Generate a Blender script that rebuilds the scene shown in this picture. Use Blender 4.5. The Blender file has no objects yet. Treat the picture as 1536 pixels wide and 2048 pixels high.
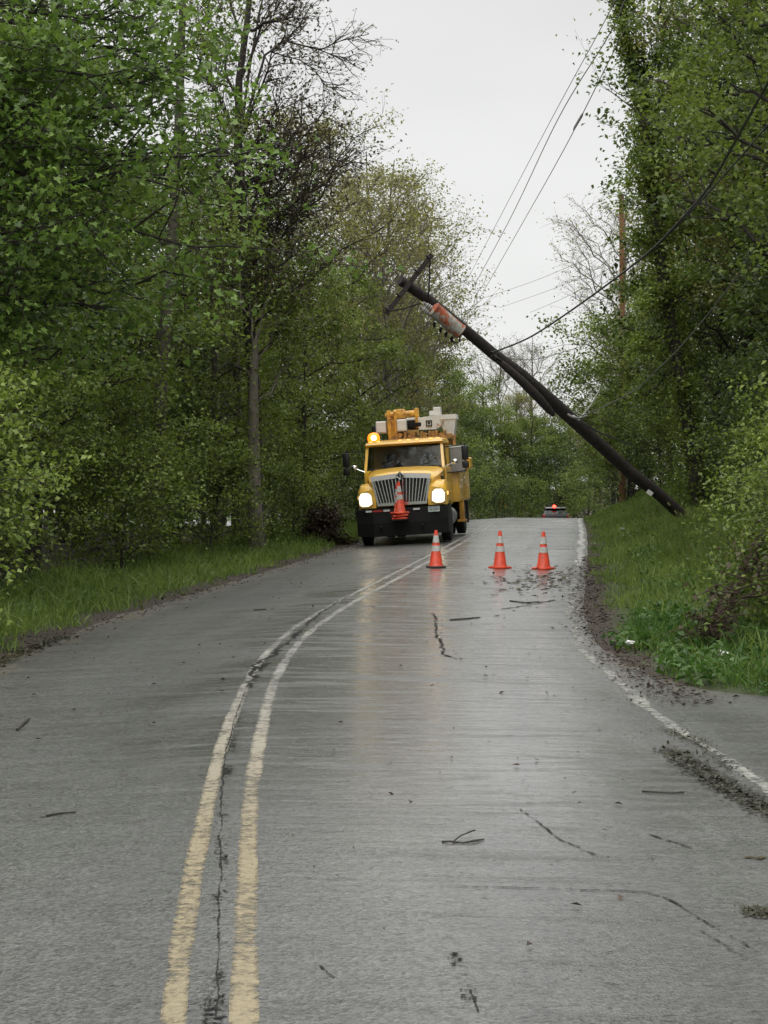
import bpy, bmesh, math, random
import numpy as np
from mathutils import Vector, Matrix
R_ = math.radians
rng = np.random.default_rng(7)
random.seed(7)
scene = bpy.context.scene
col = scene.collection

# ------------------------------------------------------------------ camera
F_PX, HZN, CH = 3500.0, 943.0, 1.90          # focal length / horizon row of the 1536x2048 photo, eye height (m)
cam_d = bpy.data.cameras.new("camera"); cam = bpy.data.objects.new("camera", cam_d); col.objects.link(cam)
cam.location = (0, 0, CH); cam.rotation_euler = (R_(90), 0, 0)
cam_d.sensor_fit = 'HORIZONTAL'; cam_d.sensor_width = 36.0
cam_d.lens = F_PX / 1536 * 36
cam_d.shift_y = -(1024 - HZN) / 1536
cam_d.clip_start = 0.1; cam_d.clip_end = 2000
scene.camera = cam

# ------------------------------------------------------------------ world (overcast)
SUN_EL, SUN_ROT = 62.0, 200.0
w = bpy.data.worlds.new("World"); scene.world = w; w.use_nodes = True
nt = w.node_tree; nt.nodes.clear(); N = nt.nodes.new; L = nt.links.new
out = N('ShaderNodeOutputWorld'); bg = N('ShaderNodeBackground'); L(bg.outputs[0], out.inputs[0])
sky = N('ShaderNodeTexSky'); sky.sky_type = 'NISHITA'; sky.sun_disc = False
sky.sun_elevation = R_(SUN_EL); sky.sun_rotation = R_(SUN_ROT); sky.dust_density = 4; sky.air_density = 1.0
hs = N('ShaderNodeHueSaturation'); hs.inputs['Saturation'].default_value = 0.06; L(sky.outputs[0], hs.inputs['Color'])
tc = N('ShaderNodeTexCoord'); mp = N('ShaderNodeMapping'); mp.inputs['Scale'].default_value = (1, 1, 2.6)
L(tc.outputs['Generated'], mp.inputs[0])
ns = N('ShaderNodeTexNoise'); ns.inputs['Scale'].default_value = 2.2; ns.inputs['Detail'].default_value = 4; ns.inputs['Roughness'].default_value = 0.45
L(mp.outputs[0], ns.inputs[0])
sx = N('ShaderNodeSeparateXYZ'); L(tc.outputs['Generated'], sx.inputs[0])
ramp = N('ShaderNodeValToRGB')                      # cloud deck luminance by elevation (sin)
ramp.color_ramp.elements[0].position = 0.0; ramp.color_ramp.elements[0].color = (8.6, 8.7, 8.55, 1)
ramp.color_ramp.elements[1].position = 1.0; ramp.color_ramp.elements[1].color = (21.0, 21.0, 20.6, 1)
e = ramp.color_ramp.elements.new(0.10); e.color = (7.8, 7.9, 7.8, 1)
e = ramp.color_ramp.elements.new(0.27); e.color = (6.3, 6.35, 6.3, 1)
e = ramp.color_ramp.elements.new(0.50); e.color = (14, 14, 13.8, 1)
L(sx.outputs['Z'], ramp.inputs[0])
cr = N('ShaderNodeMapRange'); cr.inputs['From Min'].default_value = 0.3; cr.inputs['From Max'].default_value = 0.7
cr.inputs['To Min'].default_value = 0.86; cr.inputs['To Max'].default_value = 1.08; L(ns.outputs[0], cr.inputs[0])
mul = N('ShaderNodeVectorMath'); mul.operation = 'SCALE'; L(ramp.outputs[0], mul.inputs[0]); L(cr.outputs[0], mul.inputs['Scale'])
mix = N('ShaderNodeMix'); mix.data_type = 'RGBA'; mix.inputs[0].default_value = 0.88
L(hs.outputs[0], mix.inputs[6]); L(mul.outputs[0], mix.inputs[7]); L(mix.outputs[2], bg.inputs['Color'])
bg.inputs['Strength'].default_value = 0.10

sd = bpy.data.lights.new("sun", 'SUN'); sd.energy = 0.7; sd.angle = R_(30); sd.color = (1, 0.97, 0.92)
so = bpy.data.objects.new("sun", sd); col.objects.link(so)
so.rotation_euler = (R_(90 - SUN_EL), 0, R_(180 - SUN_ROT))
vs = scene.view_settings; vs.view_transform = 'Standard'; vs.look = 'None'; vs.exposure = 0.36; vs.gamma = 1
try: scene.view_settings.use_curve_mapping = False
except Exception: pass
cy = scene.cycles
cy.max_bounces = 7; cy.diffuse_bounces = 3; cy.glossy_bounces = 3; cy.transmission_bounces = 4; cy.transparent_max_bounces = 8
cy.sample_clamp_indirect = 4

# ------------------------------------------------------------------ materials
def new_mat(name):
    m = bpy.data.materials.new(name); m.use_nodes = True
    t = m.node_tree; t.nodes.clear()
    o = t.nodes.new('ShaderNodeOutputMaterial'); b = t.nodes.new('ShaderNodeBsdfPrincipled')
    t.links.new(b.outputs[0], o.inputs[0]); return m, t, b, o

def pmat(name, c, rough=0.5, metal=0.0, emit=None, es=0, dirt=0.25, scale=6.0, bump=0.0, spec=0.5, dirtc=None, coat=0):
    m, t, b, o = new_mat(name)
    b.inputs['Roughness'].default_value = rough; b.inputs['Metallic'].default_value = metal
    b.inputs['Specular IOR Level'].default_value = spec
    if coat: b.inputs['Coat Weight'].default_value = coat; b.inputs['Coat Roughness'].default_value = 0.12
    tcn = t.nodes.new('ShaderNodeTexCoord'); n = t.nodes.new('ShaderNodeTexNoise')
    n.inputs['Scale'].default_value = scale; n.inputs['Detail'].default_value = 6; n.inputs['Roughness'].default_value = 0.65
    t.links.new(tcn.outputs['Object'], n.inputs[0])
    r = t.nodes.new('ShaderNodeValToRGB'); r.color_ramp.elements[0].position = 0.35; r.color_ramp.elements[1].position = 0.7
    d = dirtc or tuple(x * (1 - dirt) for x in c)
    r.color_ramp.elements[0].color = (*c, 1); r.color_ramp.elements[1].color = (*(x * dirt + y * (1 - dirt) for x, y in zip(d, c)), 1) if dirtc else (*d, 1)
    t.links.new(n.outputs[0], r.inputs[0]); t.links.new(r.outputs[0], b.inputs['Base Color'])
    if bump:
        bp = t.nodes.new('ShaderNodeBump'); bp.inputs['Strength'].default_value = bump; bp.inputs['Distance'].default_value = 0.02
        t.links.new(n.outputs[0], bp.inputs['Height']); t.links.new(bp.outputs[0], b.inputs['Normal'])
    if emit:
        b.inputs['Emission Color'].default_value = (*emit, 1); b.inputs['Emission Strength'].default_value = es
    return m

def leaf_mat(name, dark, light, trans=0.32, rough=0.42, nscale=0.7):
    m, t, b, o = new_mat(name); T = t.nodes.new; K = t.links.new
    g = T('ShaderNodeNewGeometry'); r = T('ShaderNodeValToRGB')
    r.color_ramp.elements[0].color = (*dark, 1); r.color_ramp.elements[1].color = (*light, 1)
    tcn = T('ShaderNodeTexCoord'); n = T('ShaderNodeTexNoise'); n.inputs['Scale'].default_value = nscale; n.inputs['Detail'].default_value = 3
    K(tcn.outputs['Object'], n.inputs[0])
    mr = T('ShaderNodeMapRange'); mr.inputs['From Min'].default_value = 0.36; mr.inputs['From Max'].default_value = 0.66
    K(n.outputs[0], mr.inputs[0])
    mx = T('ShaderNodeMath'); mx.operation = 'MULTIPLY_ADD'; mx.inputs[1].default_value = 0.55
    K(g.outputs['Random Per Island'], mx.inputs[0])
    m2 = T('ShaderNodeMath'); m2.operation = 'MULTIPLY'; m2.inputs[1].default_value = 0.5; K(mr.outputs[0], m2.inputs[0]); K(m2.outputs[0], mx.inputs[2])
    K(mx.outputs[0], r.inputs[0]); K(r.outputs[0], b.inputs['Base Color'])
    b.inputs['Roughness'].default_value = rough; b.inputs['Specular IOR Level'].default_value = 0.28
    tr = T('ShaderNodeBsdfTranslucent'); hsn = T('ShaderNodeHueSaturation'); hsn.inputs['Value'].default_value = 1.5; hsn.inputs['Saturation'].default_value = 1.1
    K(r.outputs[0], hsn.inputs['Color']); K(hsn.outputs[0], tr.inputs[0])
    ms = T('ShaderNodeMixShader'); ms.inputs[0].default_value = trans
    K(b.outputs[0], ms.inputs[1]); K(tr.outputs[0], ms.inputs[2]); K(ms.outputs[0], o.inputs[0])
    return m

M = {}
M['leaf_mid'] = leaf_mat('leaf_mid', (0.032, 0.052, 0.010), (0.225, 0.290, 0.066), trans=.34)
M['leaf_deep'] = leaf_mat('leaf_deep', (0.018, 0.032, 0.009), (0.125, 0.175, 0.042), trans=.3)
M['leaf_olive'] = leaf_mat('leaf_olive', (0.065, 0.070, 0.018), (0.300, 0.295, 0.100), trans=.38)
M['leaf_fresh'] = leaf_mat('leaf_fresh', (0.050, 0.090, 0.014), (0.290, 0.360, 0.085), nscale=1.4)
M['leaf_maple'] = leaf_mat('leaf_maple', (0.024, 0.055, 0.012), (0.200, 0.300, 0.068), nscale=0.9)
M['leaf_brown'] = leaf_mat('leaf_brown', (0.030, 0.024, 0.016), (0.120, 0.100, 0.055), trans=0.2)
M['leaf_dead'] = leaf_mat('leaf_dead', (0.014, 0.009, 0.006), (0.060, 0.038, 0.022), trans=0.05)
M['leaf_grey'] = leaf_mat('leaf_grey', (0.10, 0.105, 0.07), (0.24, 0.24, 0.15))
M['grass'] = leaf_mat('grass_blades', (0.035, 0.070, 0.012), (0.200, 0.270, 0.068), nscale=0.5, trans=0.35)
M['grass_dry'] = leaf_mat('weed_blades', (0.075, 0.090, 0.020), (0.200, 0.190, 0.075), nscale=0.9)
M['weed'] = leaf_mat('weed_leaves', (0.020, 0.055, 0.012), (0.095, 0.170, 0.040), nscale=1.5)
M['bark'] = pmat('bark', (0.085, 0.072, 0.055), 0.9, dirt=0.6, scale=9, bump=0.9)
M['bark_dark'] = pmat('bark_dark', (0.040, 0.034, 0.028), 0.92, dirt=0.55, scale=9, bump=0.9)
M['bark_grey'] = pmat('bark_grey', (0.15, 0.13, 0.105), 0.9, dirt=0.5, scale=5, bump=0.9)
M['twig_grey'] = pmat('twig_grey', (0.16, 0.14, 0.12), 0.9, dirt=0.4)
M['pole_wood'] = pmat('creosote_wood', (0.009, 0.007, 0.0065), 0.8, dirtc=(.034, .025, .021), dirt=1, scale=11, bump=1.0)
M['pole_new'] = pmat('new_pole_wood', (0.20, 0.095, 0.045), 0.85, dirt=0.4, scale=3)
M['cable'] = pmat('cable_black', (0.030, 0.029, 0.028), 0.6)
M['cable_grey'] = pmat('cable_grey', (0.26, 0.26, 0.24), 0.6)
M['rust'] = None
# ------------------------------------------------------------------ basic builders
def tag(o, label=None, cat=None, group=None, kind=None):
    if label: o['label'] = label
    if cat: o['category'] = cat
    if group: o['group'] = group
    if kind: o['kind'] = kind
    return o

def empty(name, loc=(0, 0, 0), rot=(0, 0, 0)):
    o = bpy.data.objects.new(name, None); col.objects.link(o); o.location = loc; o.rotation_euler = rot
    o.empty_display_size = 0.2; return o

def np_mesh(name, V, faces, mats, parent=None, fmat=None, uv=None, smooth=False, loc=None):
    """faces: list of (n,k) int arrays"""
    me = bpy.data.meshes.new(name)
    V = np.asarray(V, dtype=np.float32)
    faces = [np.asarray(f, dtype=np.int32) for f in faces if len(f)]
    me.vertices.add(len(V)); me.vertices.foreach_set('co', V.ravel())
    loops = np.concatenate([f.ravel() for f in faces]); tot = np.concatenate([np.full(len(f), f.shape[1], np.int32) for f in faces])
    st = np.concatenate([[0], np.cumsum(tot)[:-1]]).astype(np.int32)
    me.loops.add(len(loops)); me.loops.foreach_set('vertex_index', loops)
    me.polygons.add(len(tot)); me.polygons.foreach_set('loop_start', st); me.polygons.foreach_set('loop_total', tot)
    if fmat is not None: me.polygons.foreach_set('material_index', np.asarray(fmat, dtype=np.int32))
    if smooth: me.polygons.foreach_set('use_smooth', np.ones(len(tot), dtype=bool))
    me.update(calc_edges=True)
    if uv is not None:
        l = me.uv_layers.new(name='UVMap'); l.data.foreach_set('uv', np.asarray(uv, dtype=np.float32)[loops].ravel())
    for m in (mats if isinstance(mats, (list, tuple)) else [mats]): me.materials.append(m)
    o = bpy.data.objects.new(name, me); col.objects.link(o)
    if parent is not None: o.parent = parent
    if loc is not None: o.location = loc
    return o

class MB:
    """collects simple shapes into one bmesh"""
    def __init__(s): s.bm = bmesh.new()
    def box(s, x0, x1, y0, y1, z0, z1, bev=0.0, seg=2, rot=None, piv=None):
        b = bmesh.new(); r = bmesh.ops.create_cube(b, size=1)
        for v in b.verts: v.co = Vector(((x0 + x1) / 2 + v.co.x * (x1 - x0), (y0 + y1) / 2 + v.co.y * (y1 - y0), (z0 + z1) / 2 + v.co.z * (z1 - z0)))
        if bev: bmesh.ops.bevel(b, geom=b.edges[:], offset=bev, segments=seg, affect='EDGES', profile=0.5)
        if rot is not None:
            p = Vector(piv) if piv else Vector(((x0 + x1) / 2, (y0 + y1) / 2, (z0 + z1) / 2))
            bmesh.ops.transform(b, matrix=Matrix.Translation(p) @ rot @ Matrix.Translation(-p), verts=b.verts[:])
        s._m(b); return s
    def _m(s, b):
        me = bpy.data.meshes.new('tmp'); b.to_mesh(me); b.free(); s.bm.from_mesh(me); bpy.data.meshes.remove(me)
    def loft(s, rings, closed=True, cap=True):
        vs_ = [[s.bm.verts.new(Vector(p)) for p in r] for r in rings]; n = len(rings[0])
        for a, b in zip(vs_[:-1], vs_[1:]):
            for i in range(n if closed else n - 1):
                j = (i + 1) % n; s.bm.faces.new((a[i], a[j], b[j], b[i]))
        if cap and closed:
            s.bm.faces.new(vs_[0][::-1]); s.bm.faces.new(vs_[-1])
        return s
    def tube(s, pts, rad, sides=8):
        pts = [Vector(p) for p in pts]; n = len(pts)
        rad = [rad] * n if not hasattr(rad, '__len__') else rad
        rings = []; up = None
        for i, p in enumerate(pts):
            d = (pts[min(i + 1, n - 1)] - pts[max(i - 1, 0)]).normalized()
            a = Vector((0, 0, 1)) if abs(d.z) < 0.9 else Vector((1, 0, 0))
            if up is not None: a = up
            u = d.cross(a)
            if u.length < 1e-4: u = d.cross(Vector((0, 1, 0)))
            u.normalize(); v = d.cross(u).normalized(); up = -v if False else a
            rings.append([p + (u * math.cos(t) + v * math.sin(t)) * rad[i] for t in [2 * math.pi * k / sides for k in range(sides)]])
        return s.loft(rings)
    def lathe(s, prof, center=(0, 0, 0), axis='Z', seg=20):
        rings = []
        for r, h in prof:
            ring = []
            for k in range(seg):
                a = 2 * math.pi * k / seg; c, q = math.cos(a) * r, math.sin(a) * r
                p = {'Z': (c, q, h), 'X': (h, c, q), 'Y': (c, h, q)}[axis]
                ring.append((p[0] + center[0], p[1] + center[1], p[2] + center[2]))
            rings.append(ring)
        return s.loft(rings)
    def build(s, name, mat, parent=None, smooth=False, angle=40):
        bmesh.ops.recalc_face_normals(s.bm, faces=s.bm.faces[:])
        me = bpy.data.meshes.new(name); s.bm.to_mesh(me); s.bm.free()
        for m in (mat if isinstance(mat, (list, tuple)) else [mat]): me.materials.append(m)
        if smooth:
            for p in me.polygons: p.use_smooth = True
            try: me.set_sharp_from_angle(angle=R_(angle))
            except Exception: pass
        o = bpy.data.objects.new(name, me); col.objects.link(o)
        if parent is not None: o.parent = parent
        return o

def copy_tree(o, parent=None):
    c = o.copy(); col.objects.link(c)
    if parent is not None:
        c.parent = parent; c.matrix_parent_inverse = o.matrix_parent_inverse.copy()
    for ch in list(o.children): copy_tree(ch, c)
    return c

# ------------------------------------------------------------------ road & terrain functions
_cp = np.array([(-60, 4.2), (-30, 2.1), (-10, .6), (0, -.08), (6, -.61), (7.85, -.756), (9.6, -.88), (11.2, -.96), (13.4, -1.06), (15.9, -1.14), (18.6, -1.13), (21.7, -.97),
                (25.9, -.52), (30.4, .04), (37.6, .90), (45.2, 1.80), (56.8, 3.12), (72.3, 4.75), (90, 6.9), (117, 9.7), (135, 10.3), (160, 7), (200, -8), (300, -60), (460, -150)])
_gy = np.arange(-80, 470, 0.25); _gx = np.interp(_gy, _cp[:, 0], _cp[:, 1])
_k = np.exp(-0.5 * (np.arange(-24, 25) / 7.0) ** 2); _k /= _k.sum(); _gx2 = np.convolve(np.pad(_gx, 24, mode='edge'), _k, 'valid')
def xc(y): return np.interp(y, _gy, _gx2)
def sstep(a, b, x):
    u = np.clip((np.asarray(x, float) - a) / (b - a), 0, 1); return u * u * (3 - 2 * u)
def zr(y):
    y = np.asarray(y, float); d = np.clip(y - 60, 0, 80)
    return -0.000537 * d * d - np.clip(y - 140, 0, 60) * 0.02
EL, ER = -3.2, 3.5
def hills(x, y):
    return 0.10 * np.sin(x * .9 + y * .31) * np.sin(y * .47 - x * .2) + 0.05 * np.sin(x * 2.1 - y * 1.3)
def ground(x, y):
    x = np.asarray(x, float); y = np.asarray(y, float); t = x - xc(y)
    z = zr(y) + np.where(t < 0, 0.055 * np.clip(t, EL, 0), -0.012 * np.clip(t, 0, ER))
    lo = sstep(EL - .1, EL - 2.2, t)
    z = z - 0.20 * lo + hills(x, y) * sstep(EL - .3, EL - 4, t) - 0.012 * np.clip(-t - 6, 0, 40)
    hb = np.interp(y, [14, 18, 30, 45, 65, 90, 120], [0.0, .12, .45, .80, 1.25, 1.1, .6])
    z = z + hb * sstep(ER + .1, ER + 3.6, t) + 0.6 * hills(x, y) * sstep(ER + .2, ER + 4, t) * sstep(13.6, 17, y) + 0.02 * np.clip(t - 8, 0, 60)
    return z
def px2x(px, Y): return (px - 768.0) / F_PX * Y
def P(px, py, Y): return Vector((px2x(px, Y), Y, CH - (py - HZN) / F_PX * Y))
def G(px, Y): x = px2x(px, Y); return Vector((x, Y, float(ground(x, Y))))

def er_at(y):     # right asphalt boundary offset: opens into a paved apron close by
    return np.interp(y, [-80, 13.6, 14.4, 15.6, 17.5, 20, 470], [14, 14, 5.2, 3.85, 3.6, 3.5, 3.5])

# asphalt shader ------------------------------------------------------
def asphalt(name, base=(0.085, 0.087, 0.084), rmin=0.30, rmax=0.58, wet=True):
    m, t, b, o = new_mat(name); T = t.nodes.new; K = t.links.new
    uv = T('ShaderNodeTexCoord'); ob = uv.outputs['Object']
    def noise(scale, detail, rough=.6, sc=(1, 1, 1), dist=0):
        mpn = T('ShaderNodeMapping'); mpn.inputs['Scale'].default_value = sc; K(ob, mpn.inputs[0])
        n = T('ShaderNodeTexNoise'); n.inputs['Scale'].default_value = scale; n.inputs['Detail'].default_value = detail
        n.inputs['Roughness'].default_value = rough; n.inputs['Distortion'].default_value = dist; K(mpn.outputs[0], n.inputs[0]); return n
    agg = T('ShaderNodeTexVoronoi'); agg.inputs['Scale'].default_value = 62; K(ob, agg.inputs[0])
    fine = noise(130, 3); mid = noise(9, 5, .7); big = noise(.55, 5, .62, (1.0, 0.45, 1), .6); streak = noise(1.0, 6, .68, (.35, 3.2, 1))
    def rng_(n, a, b_, c, d):
        r = T('ShaderNodeMapRange'); r.inputs['From Min'].default_value = a; r.inputs['From Max'].default_value = b_
        r.inputs['To Min'].default_value = c; r.inputs['To Max'].default_value = d; K(n, r.inputs[0]); return r.outputs[0]
    def mth(op, a, b_):
        q = T('ShaderNodeMath'); q.operation = op
        for i, v in enumerate((a, b_)):
            if isinstance(v, (int, float)): q.inputs[i].default_value = v
            else: K(v, q.inputs[i])
        return q.outputs[0]
    sep = T('ShaderNodeSeparateColor'); K(agg.outputs['Color'], sep.inputs[0])
    val = mth('MULTIPLY', rng_(sep.outputs[0], 0, 1, .45, 1.6), rng_(fine.outputs[0], .3, .7, .62, 1.35))
    val = mth('MULTIPLY', val, rng_(mid.outputs[0], .3, .7, .84, 1.14))
    val = mth('MULTIPLY', val, rng_(big.outputs[0], .3, .7, .66, 1.2))
    track = T('ShaderNodeTexNoise'); track.inputs['Scale'].default_value = .8; track.inputs['Detail'].default_value = 4; tcm = T('ShaderNodeMapping'); tcm.inputs['Scale'].default_value = (1.6, .12, 1); K(uv.outputs['UV'], tcm.inputs[0]); K(tcm.outputs[0], track.inputs[0]); val = mth('MULTIPLY', val, rng_(track.outputs[0], .35, .65, .78, 1.15))
    # sparse pits and dark bits of grit
    pit = noise(21, 4, .75, (1, 1, 1)); val = mth('MULTIPLY', val, rng_(pit.outputs[0], .33, .41, .18, 1.0))
    v = T('ShaderNodeVectorMath'); v.operation = 'SCALE'; v.inputs[0].default_value = base; K(val, v.inputs['Scale'])
    # dirt along the edges (uv.x = offset from centre line)
    su = T('ShaderNodeSeparateXYZ'); K(uv.outputs['UV'], su.inputs[0])
    en = rng_(noise(2.2, 5, .7).outputs[0], .25, .75, -.55, .55)
    off = mth('ADD', su.outputs['X'], en)
    dl = rng_(off, -2.6, -3.25, 0, .8); dr = rng_(off, 3.2, 3.75, 0, .85)
    yy = rng_(su.outputs['Y'], 14.5, 17, 0, 1); dr = mth('MULTIPLY', dr, yy)
    dmask = mth('MAXIMUM', dl, dr)
    mc = T('ShaderNodeMix'); mc.data_type = 'RGBA'; K(dmask, mc.inputs[0]); K(v.outputs[0], mc.inputs[6])
    dc = T('ShaderNodeValToRGB'); dc.color_ramp.elements[0].color = (.035, .024, .016, 1); dc.color_ramp.elements[1].color = (.13, .105, .075, 1)
    K(mid.outputs[0], dc.inputs[0]); K(dc.outputs[0], mc.inputs[7]); K(mc.outputs[2], b.inputs['Base Color'])
    rr = mth('ADD', mth('MULTIPLY', rng_(big.outputs[0], .32, .62, 1, 0), .6), mth('MULTIPLY', rng_(streak.outputs[0], .38, .62, 1, 0), .4))
    rr = rng_(rr, 0.1, 0.9, rmin, rmax); rr = mth('ADD', rr, mth('MULTIPLY', dmask, .3))
    K(rr, b.inputs['Roughness']); b.inputs['Specular IOR Level'].default_value = .5
    # film of rain water: thick in the right lane, thin and patchy elsewhere
    wn = mth('ADD', su.outputs['X'], rng_(big.outputs[0], .3, .7, -.9, .9))
    lane = mth('MULTIPLY', rng_(wn, -1.6, .2, .25, 1), rng_(wn, 2.5, 3.5, 1, .25)); lane = mth('MULTIPLY', lane, rng_(su.outputs['Y'], 6.5, 11.5, .32, 1))
    pool = noise(1.3, 6, .68, (.40, 2.4, 1), .8); wet_ = mth('MULTIPLY', lane, rng_(pool.outputs[0], .38, .50, .25, 1))
    wet_ = mth('MULTIPLY', wet_, rng_(pit.outputs[0], .32, .42, .3, 1)); wet_ = mth('MULTIPLY', wet_, mth('SUBTRACT', 1.0, dmask))
    K(mth('MULTIPLY', wet_, 1.0), b.inputs['Coat Weight']); K(rng_(wet_, 0, 1, .42, .16), b.inputs['Coat Roughness']); b.inputs['Coat IOR'].default_value = 2.2
    b1 = T('ShaderNodeBump'); b1.inputs['Strength'].default_value = .5; b1.inputs['Distance'].default_value = .006
    K(mth('ADD', agg.outputs['Distance'], mth('MULTIPLY', pit.outputs[0], 1.6)), b1.inputs['Height'])
    b2 = T('ShaderNodeBump'); b2.inputs['Strength'].default_value = .25; b2.inputs['Distance'].default_value = .02
    K(mth('ADD', mid.outputs[0], streak.outputs[0]), b2.inputs['Height']); K(b1.outputs[0], b2.inputs['Normal']); K(b2.outputs[0], b.inputs['Normal'])
    b3 = T('ShaderNodeBump'); b3.inputs['Strength'].default_value = .5; b3.inputs['Distance'].default_value = .02
    K(mth('ADD', mth('MULTIPLY', noise(5, 5, .6, (.6, 1.6, 1)).outputs[0], .8), mth('MULTIPLY', fine.outputs[0], .06)), b3.inputs['Height']); K(b3.outputs[0], b.inputs['Coat Normal'])
    return m
M['asphalt'] = asphalt('asphalt', (0.066, 0.067, 0.063), .28, .54)
M['asphalt_patch'] = asphalt('asphalt_patch', (0.055, 0.056, 0.055), .5, .75)

def paint(name, c, thr=(.40, .56), scale=14, fade=False, far=None):
    m, t, b, o = new_mat(name); T = t.nodes.new; K = t.links.new
    tcn = T('ShaderNodeTexCoord')
    def nz(s, d, r=.7):
        n = T('ShaderNodeTexNoise'); n.inputs['Scale'].default_value = s; n.inputs['Detail'].default_value = d; n.inputs['Roughness'].default_value = r
        K(tcn.outputs['Object'], n.inputs[0]); return n
    a = nz(scale, 8, .78); bb = nz(1.1, 4)
    r = T('ShaderNodeValToRGB'); r.color_ramp.elements[0].color = (*(x * .55 for x in c), 1); r.color_ramp.elements[1].color = (*c, 1)
    r.color_ramp.elements[0].position = .3; r.color_ramp.elements[1].position = .6
    K(nz(30, 5).outputs[0], r.inputs[0]); b.inputs['Roughness'].default_value = .55; b.inputs['Specular IOR Level'].default_value = (0.5 if max(c) > .1 else 0.0)
    su = T('ShaderNodeSeparateXYZ'); K(tcn.outputs['UV'], su.inputs[0])
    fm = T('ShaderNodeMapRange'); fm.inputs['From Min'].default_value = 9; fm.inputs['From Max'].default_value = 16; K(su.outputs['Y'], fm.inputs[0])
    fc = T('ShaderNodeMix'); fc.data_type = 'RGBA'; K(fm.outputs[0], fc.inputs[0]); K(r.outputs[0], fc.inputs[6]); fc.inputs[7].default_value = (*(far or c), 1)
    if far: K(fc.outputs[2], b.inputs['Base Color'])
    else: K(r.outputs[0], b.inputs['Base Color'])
    # x: 0..1 over the width
    q = T('ShaderNodeMath'); q.operation = 'PINGPONG'; q.inputs[1].default_value = .5; K(su.outputs['X'], q.inputs[0])
    q2 = T('ShaderNodeMapRange'); q2.inputs['From Max'].default_value = .22; q2.inputs['To Min'].default_value = -.13; q2.inputs['To Max'].default_value = 0; K(q.outputs[0], q2.inputs[0])
    s = T('ShaderNodeMath'); s.operation = 'ADD'; K(a.outputs[0], s.inputs[0]); K(q2.outputs[0], s.inputs[1])
    d1 = T('ShaderNodeMapRange'); d1.inputs['From Min'].default_value = 13; d1.inputs['From Max'].default_value = 16; K(su.outputs['Y'], d1.inputs[0])
    d2 = T('ShaderNodeMapRange'); d2.inputs['From Min'].default_value = 29; d2.inputs['From Max'].default_value = 22; K(su.outputs['Y'], d2.inputs[0])
    d3 = T('ShaderNodeMath'); d3.operation = 'MULTIPLY'; K(d1.outputs[0], d3.inputs[0]); K(d2.outputs[0], d3.inputs[1]); d4 = T('ShaderNodeMath'); d4.operation = 'MULTIPLY'; d4.inputs[1].default_value = -.07 if fade else 0; K(d3.outputs[0], d4.inputs[0]); s_ = T('ShaderNodeMath'); s_.operation = 'ADD'; K(s.outputs[0], s_.inputs[0]); K(d4.outputs[0], s_.inputs[1]); s = s_
    s2 = T('ShaderNodeMath'); s2.operation = 'MULTIPLY_ADD'; K(bb.outputs[0], s2.inputs[0]); s2.inputs[1].default_value = .55; K(s.outputs[0], s2.inputs[2])
    al = T('ShaderNodeMapRange'); al.inputs['From Min'].default_value = thr[0] + .27; al.inputs['From Max'].default_value = thr[1] + .27; K(s2.outputs[0], al.inputs[0])
    tr = T('ShaderNodeBsdfTransparent'); mx = T('ShaderNodeMixShader'); K(al.outputs[0], mx.inputs[0]); K(tr.outputs[0], mx.inputs[1]); K(b.outputs[0], mx.inputs[2]); K(mx.outputs[0], o.inputs[0])
    return m
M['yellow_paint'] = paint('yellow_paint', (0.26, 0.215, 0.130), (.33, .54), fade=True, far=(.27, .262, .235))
M['yellow_worn'] = paint('yellow_worn', (0.40, 0.385, 0.32), (.40, .66))
M['white_paint'] = paint('white_paint', (0.28, 0.28, 0.25), (.41, .60), 11, fade=False)
M['white_far'] = paint('white_far', (0.44, 0.44, 0.41), (.40, .48), 6)  # white line paint, made lighter to carry the far wet reflection
M['crack'] = paint('crack_fill', (0.036, 0.036, 0.034), (.42, .52), 30)
M['crack_speckle'] = paint('crack_speckle', (0.022, 0.022, 0.021), (.575, .62), 30)
M['mud'] = paint('mud', (0.075, 0.060, 0.038), (.42, .52), 6)
M['moss'] = paint('moss', (0.020, 0.019, 0.009), (.44, .53), 8)

def strip(name, ys, t0, t1, mat, dz, segs=1, kind='structure', parent=None):
    ys = np.asarray(ys, float); t0 = np.broadcast_to(t0, ys.shape); t1 = np.broadcast_to(t1, ys.shape)
    V = []; UV = []
    for i, y in enumerate(ys):
        for k in range(segs + 1):
            u = k / segs; t = t0[i] * (1 - u) + t1[i] * u; x = float(xc(y)) + t
            V.append((x, y, float(ground(x, y)) + dz)); UV.append((u, y))
    n = segs + 1; F = [(i * n + k, i * n + k + 1, (i + 1) * n + k + 1, (i + 1) * n + k) for i in range(len(ys) - 1) for k in range(segs)]
    o = np_mesh(name, V, [F], mat, uv=UV, parent=parent)
    if kind: o['kind'] = kind
    return o

# road sheet
ys = np.concatenate([np.arange(-60, 120, .5), np.arange(120, 300, 2)])
V, UV = [], []; tl = np.array([EL - .05, -2.4, -1.6, -.8, 0, .9, 1.8, 2.7, 3.3])
for y in ys:
    e = float(er_at(y)); jl = .07 * math.sin(y * 1.7) + .05 * math.sin(y * 4.1) + .03 * math.sin(y * 9.3)
    ts = list(tl) + [e - .02 if e < 5 else 3.5 + (e - 3.5) * .3, e + .03 if e < 5 else e]
    ts[0] += jl
    for t in ts:
        x = float(xc(y)) + t; V.append((x, y, float(ground(x, y) if t <= ER + .3 else (zr(y) - .012 * ER)) + .0)); UV.append((t, y))
n = len(tl) + 2; F = [(i * n + k, i * n + k + 1, (i + 1) * n + k + 1, (i + 1) * n + k) for i in range(len(ys) - 1) for k in range(n - 1)]
road = np_mesh('road', V, [F], M['asphalt'], uv=UV, smooth=True); tag(road, kind='structure')

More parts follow.
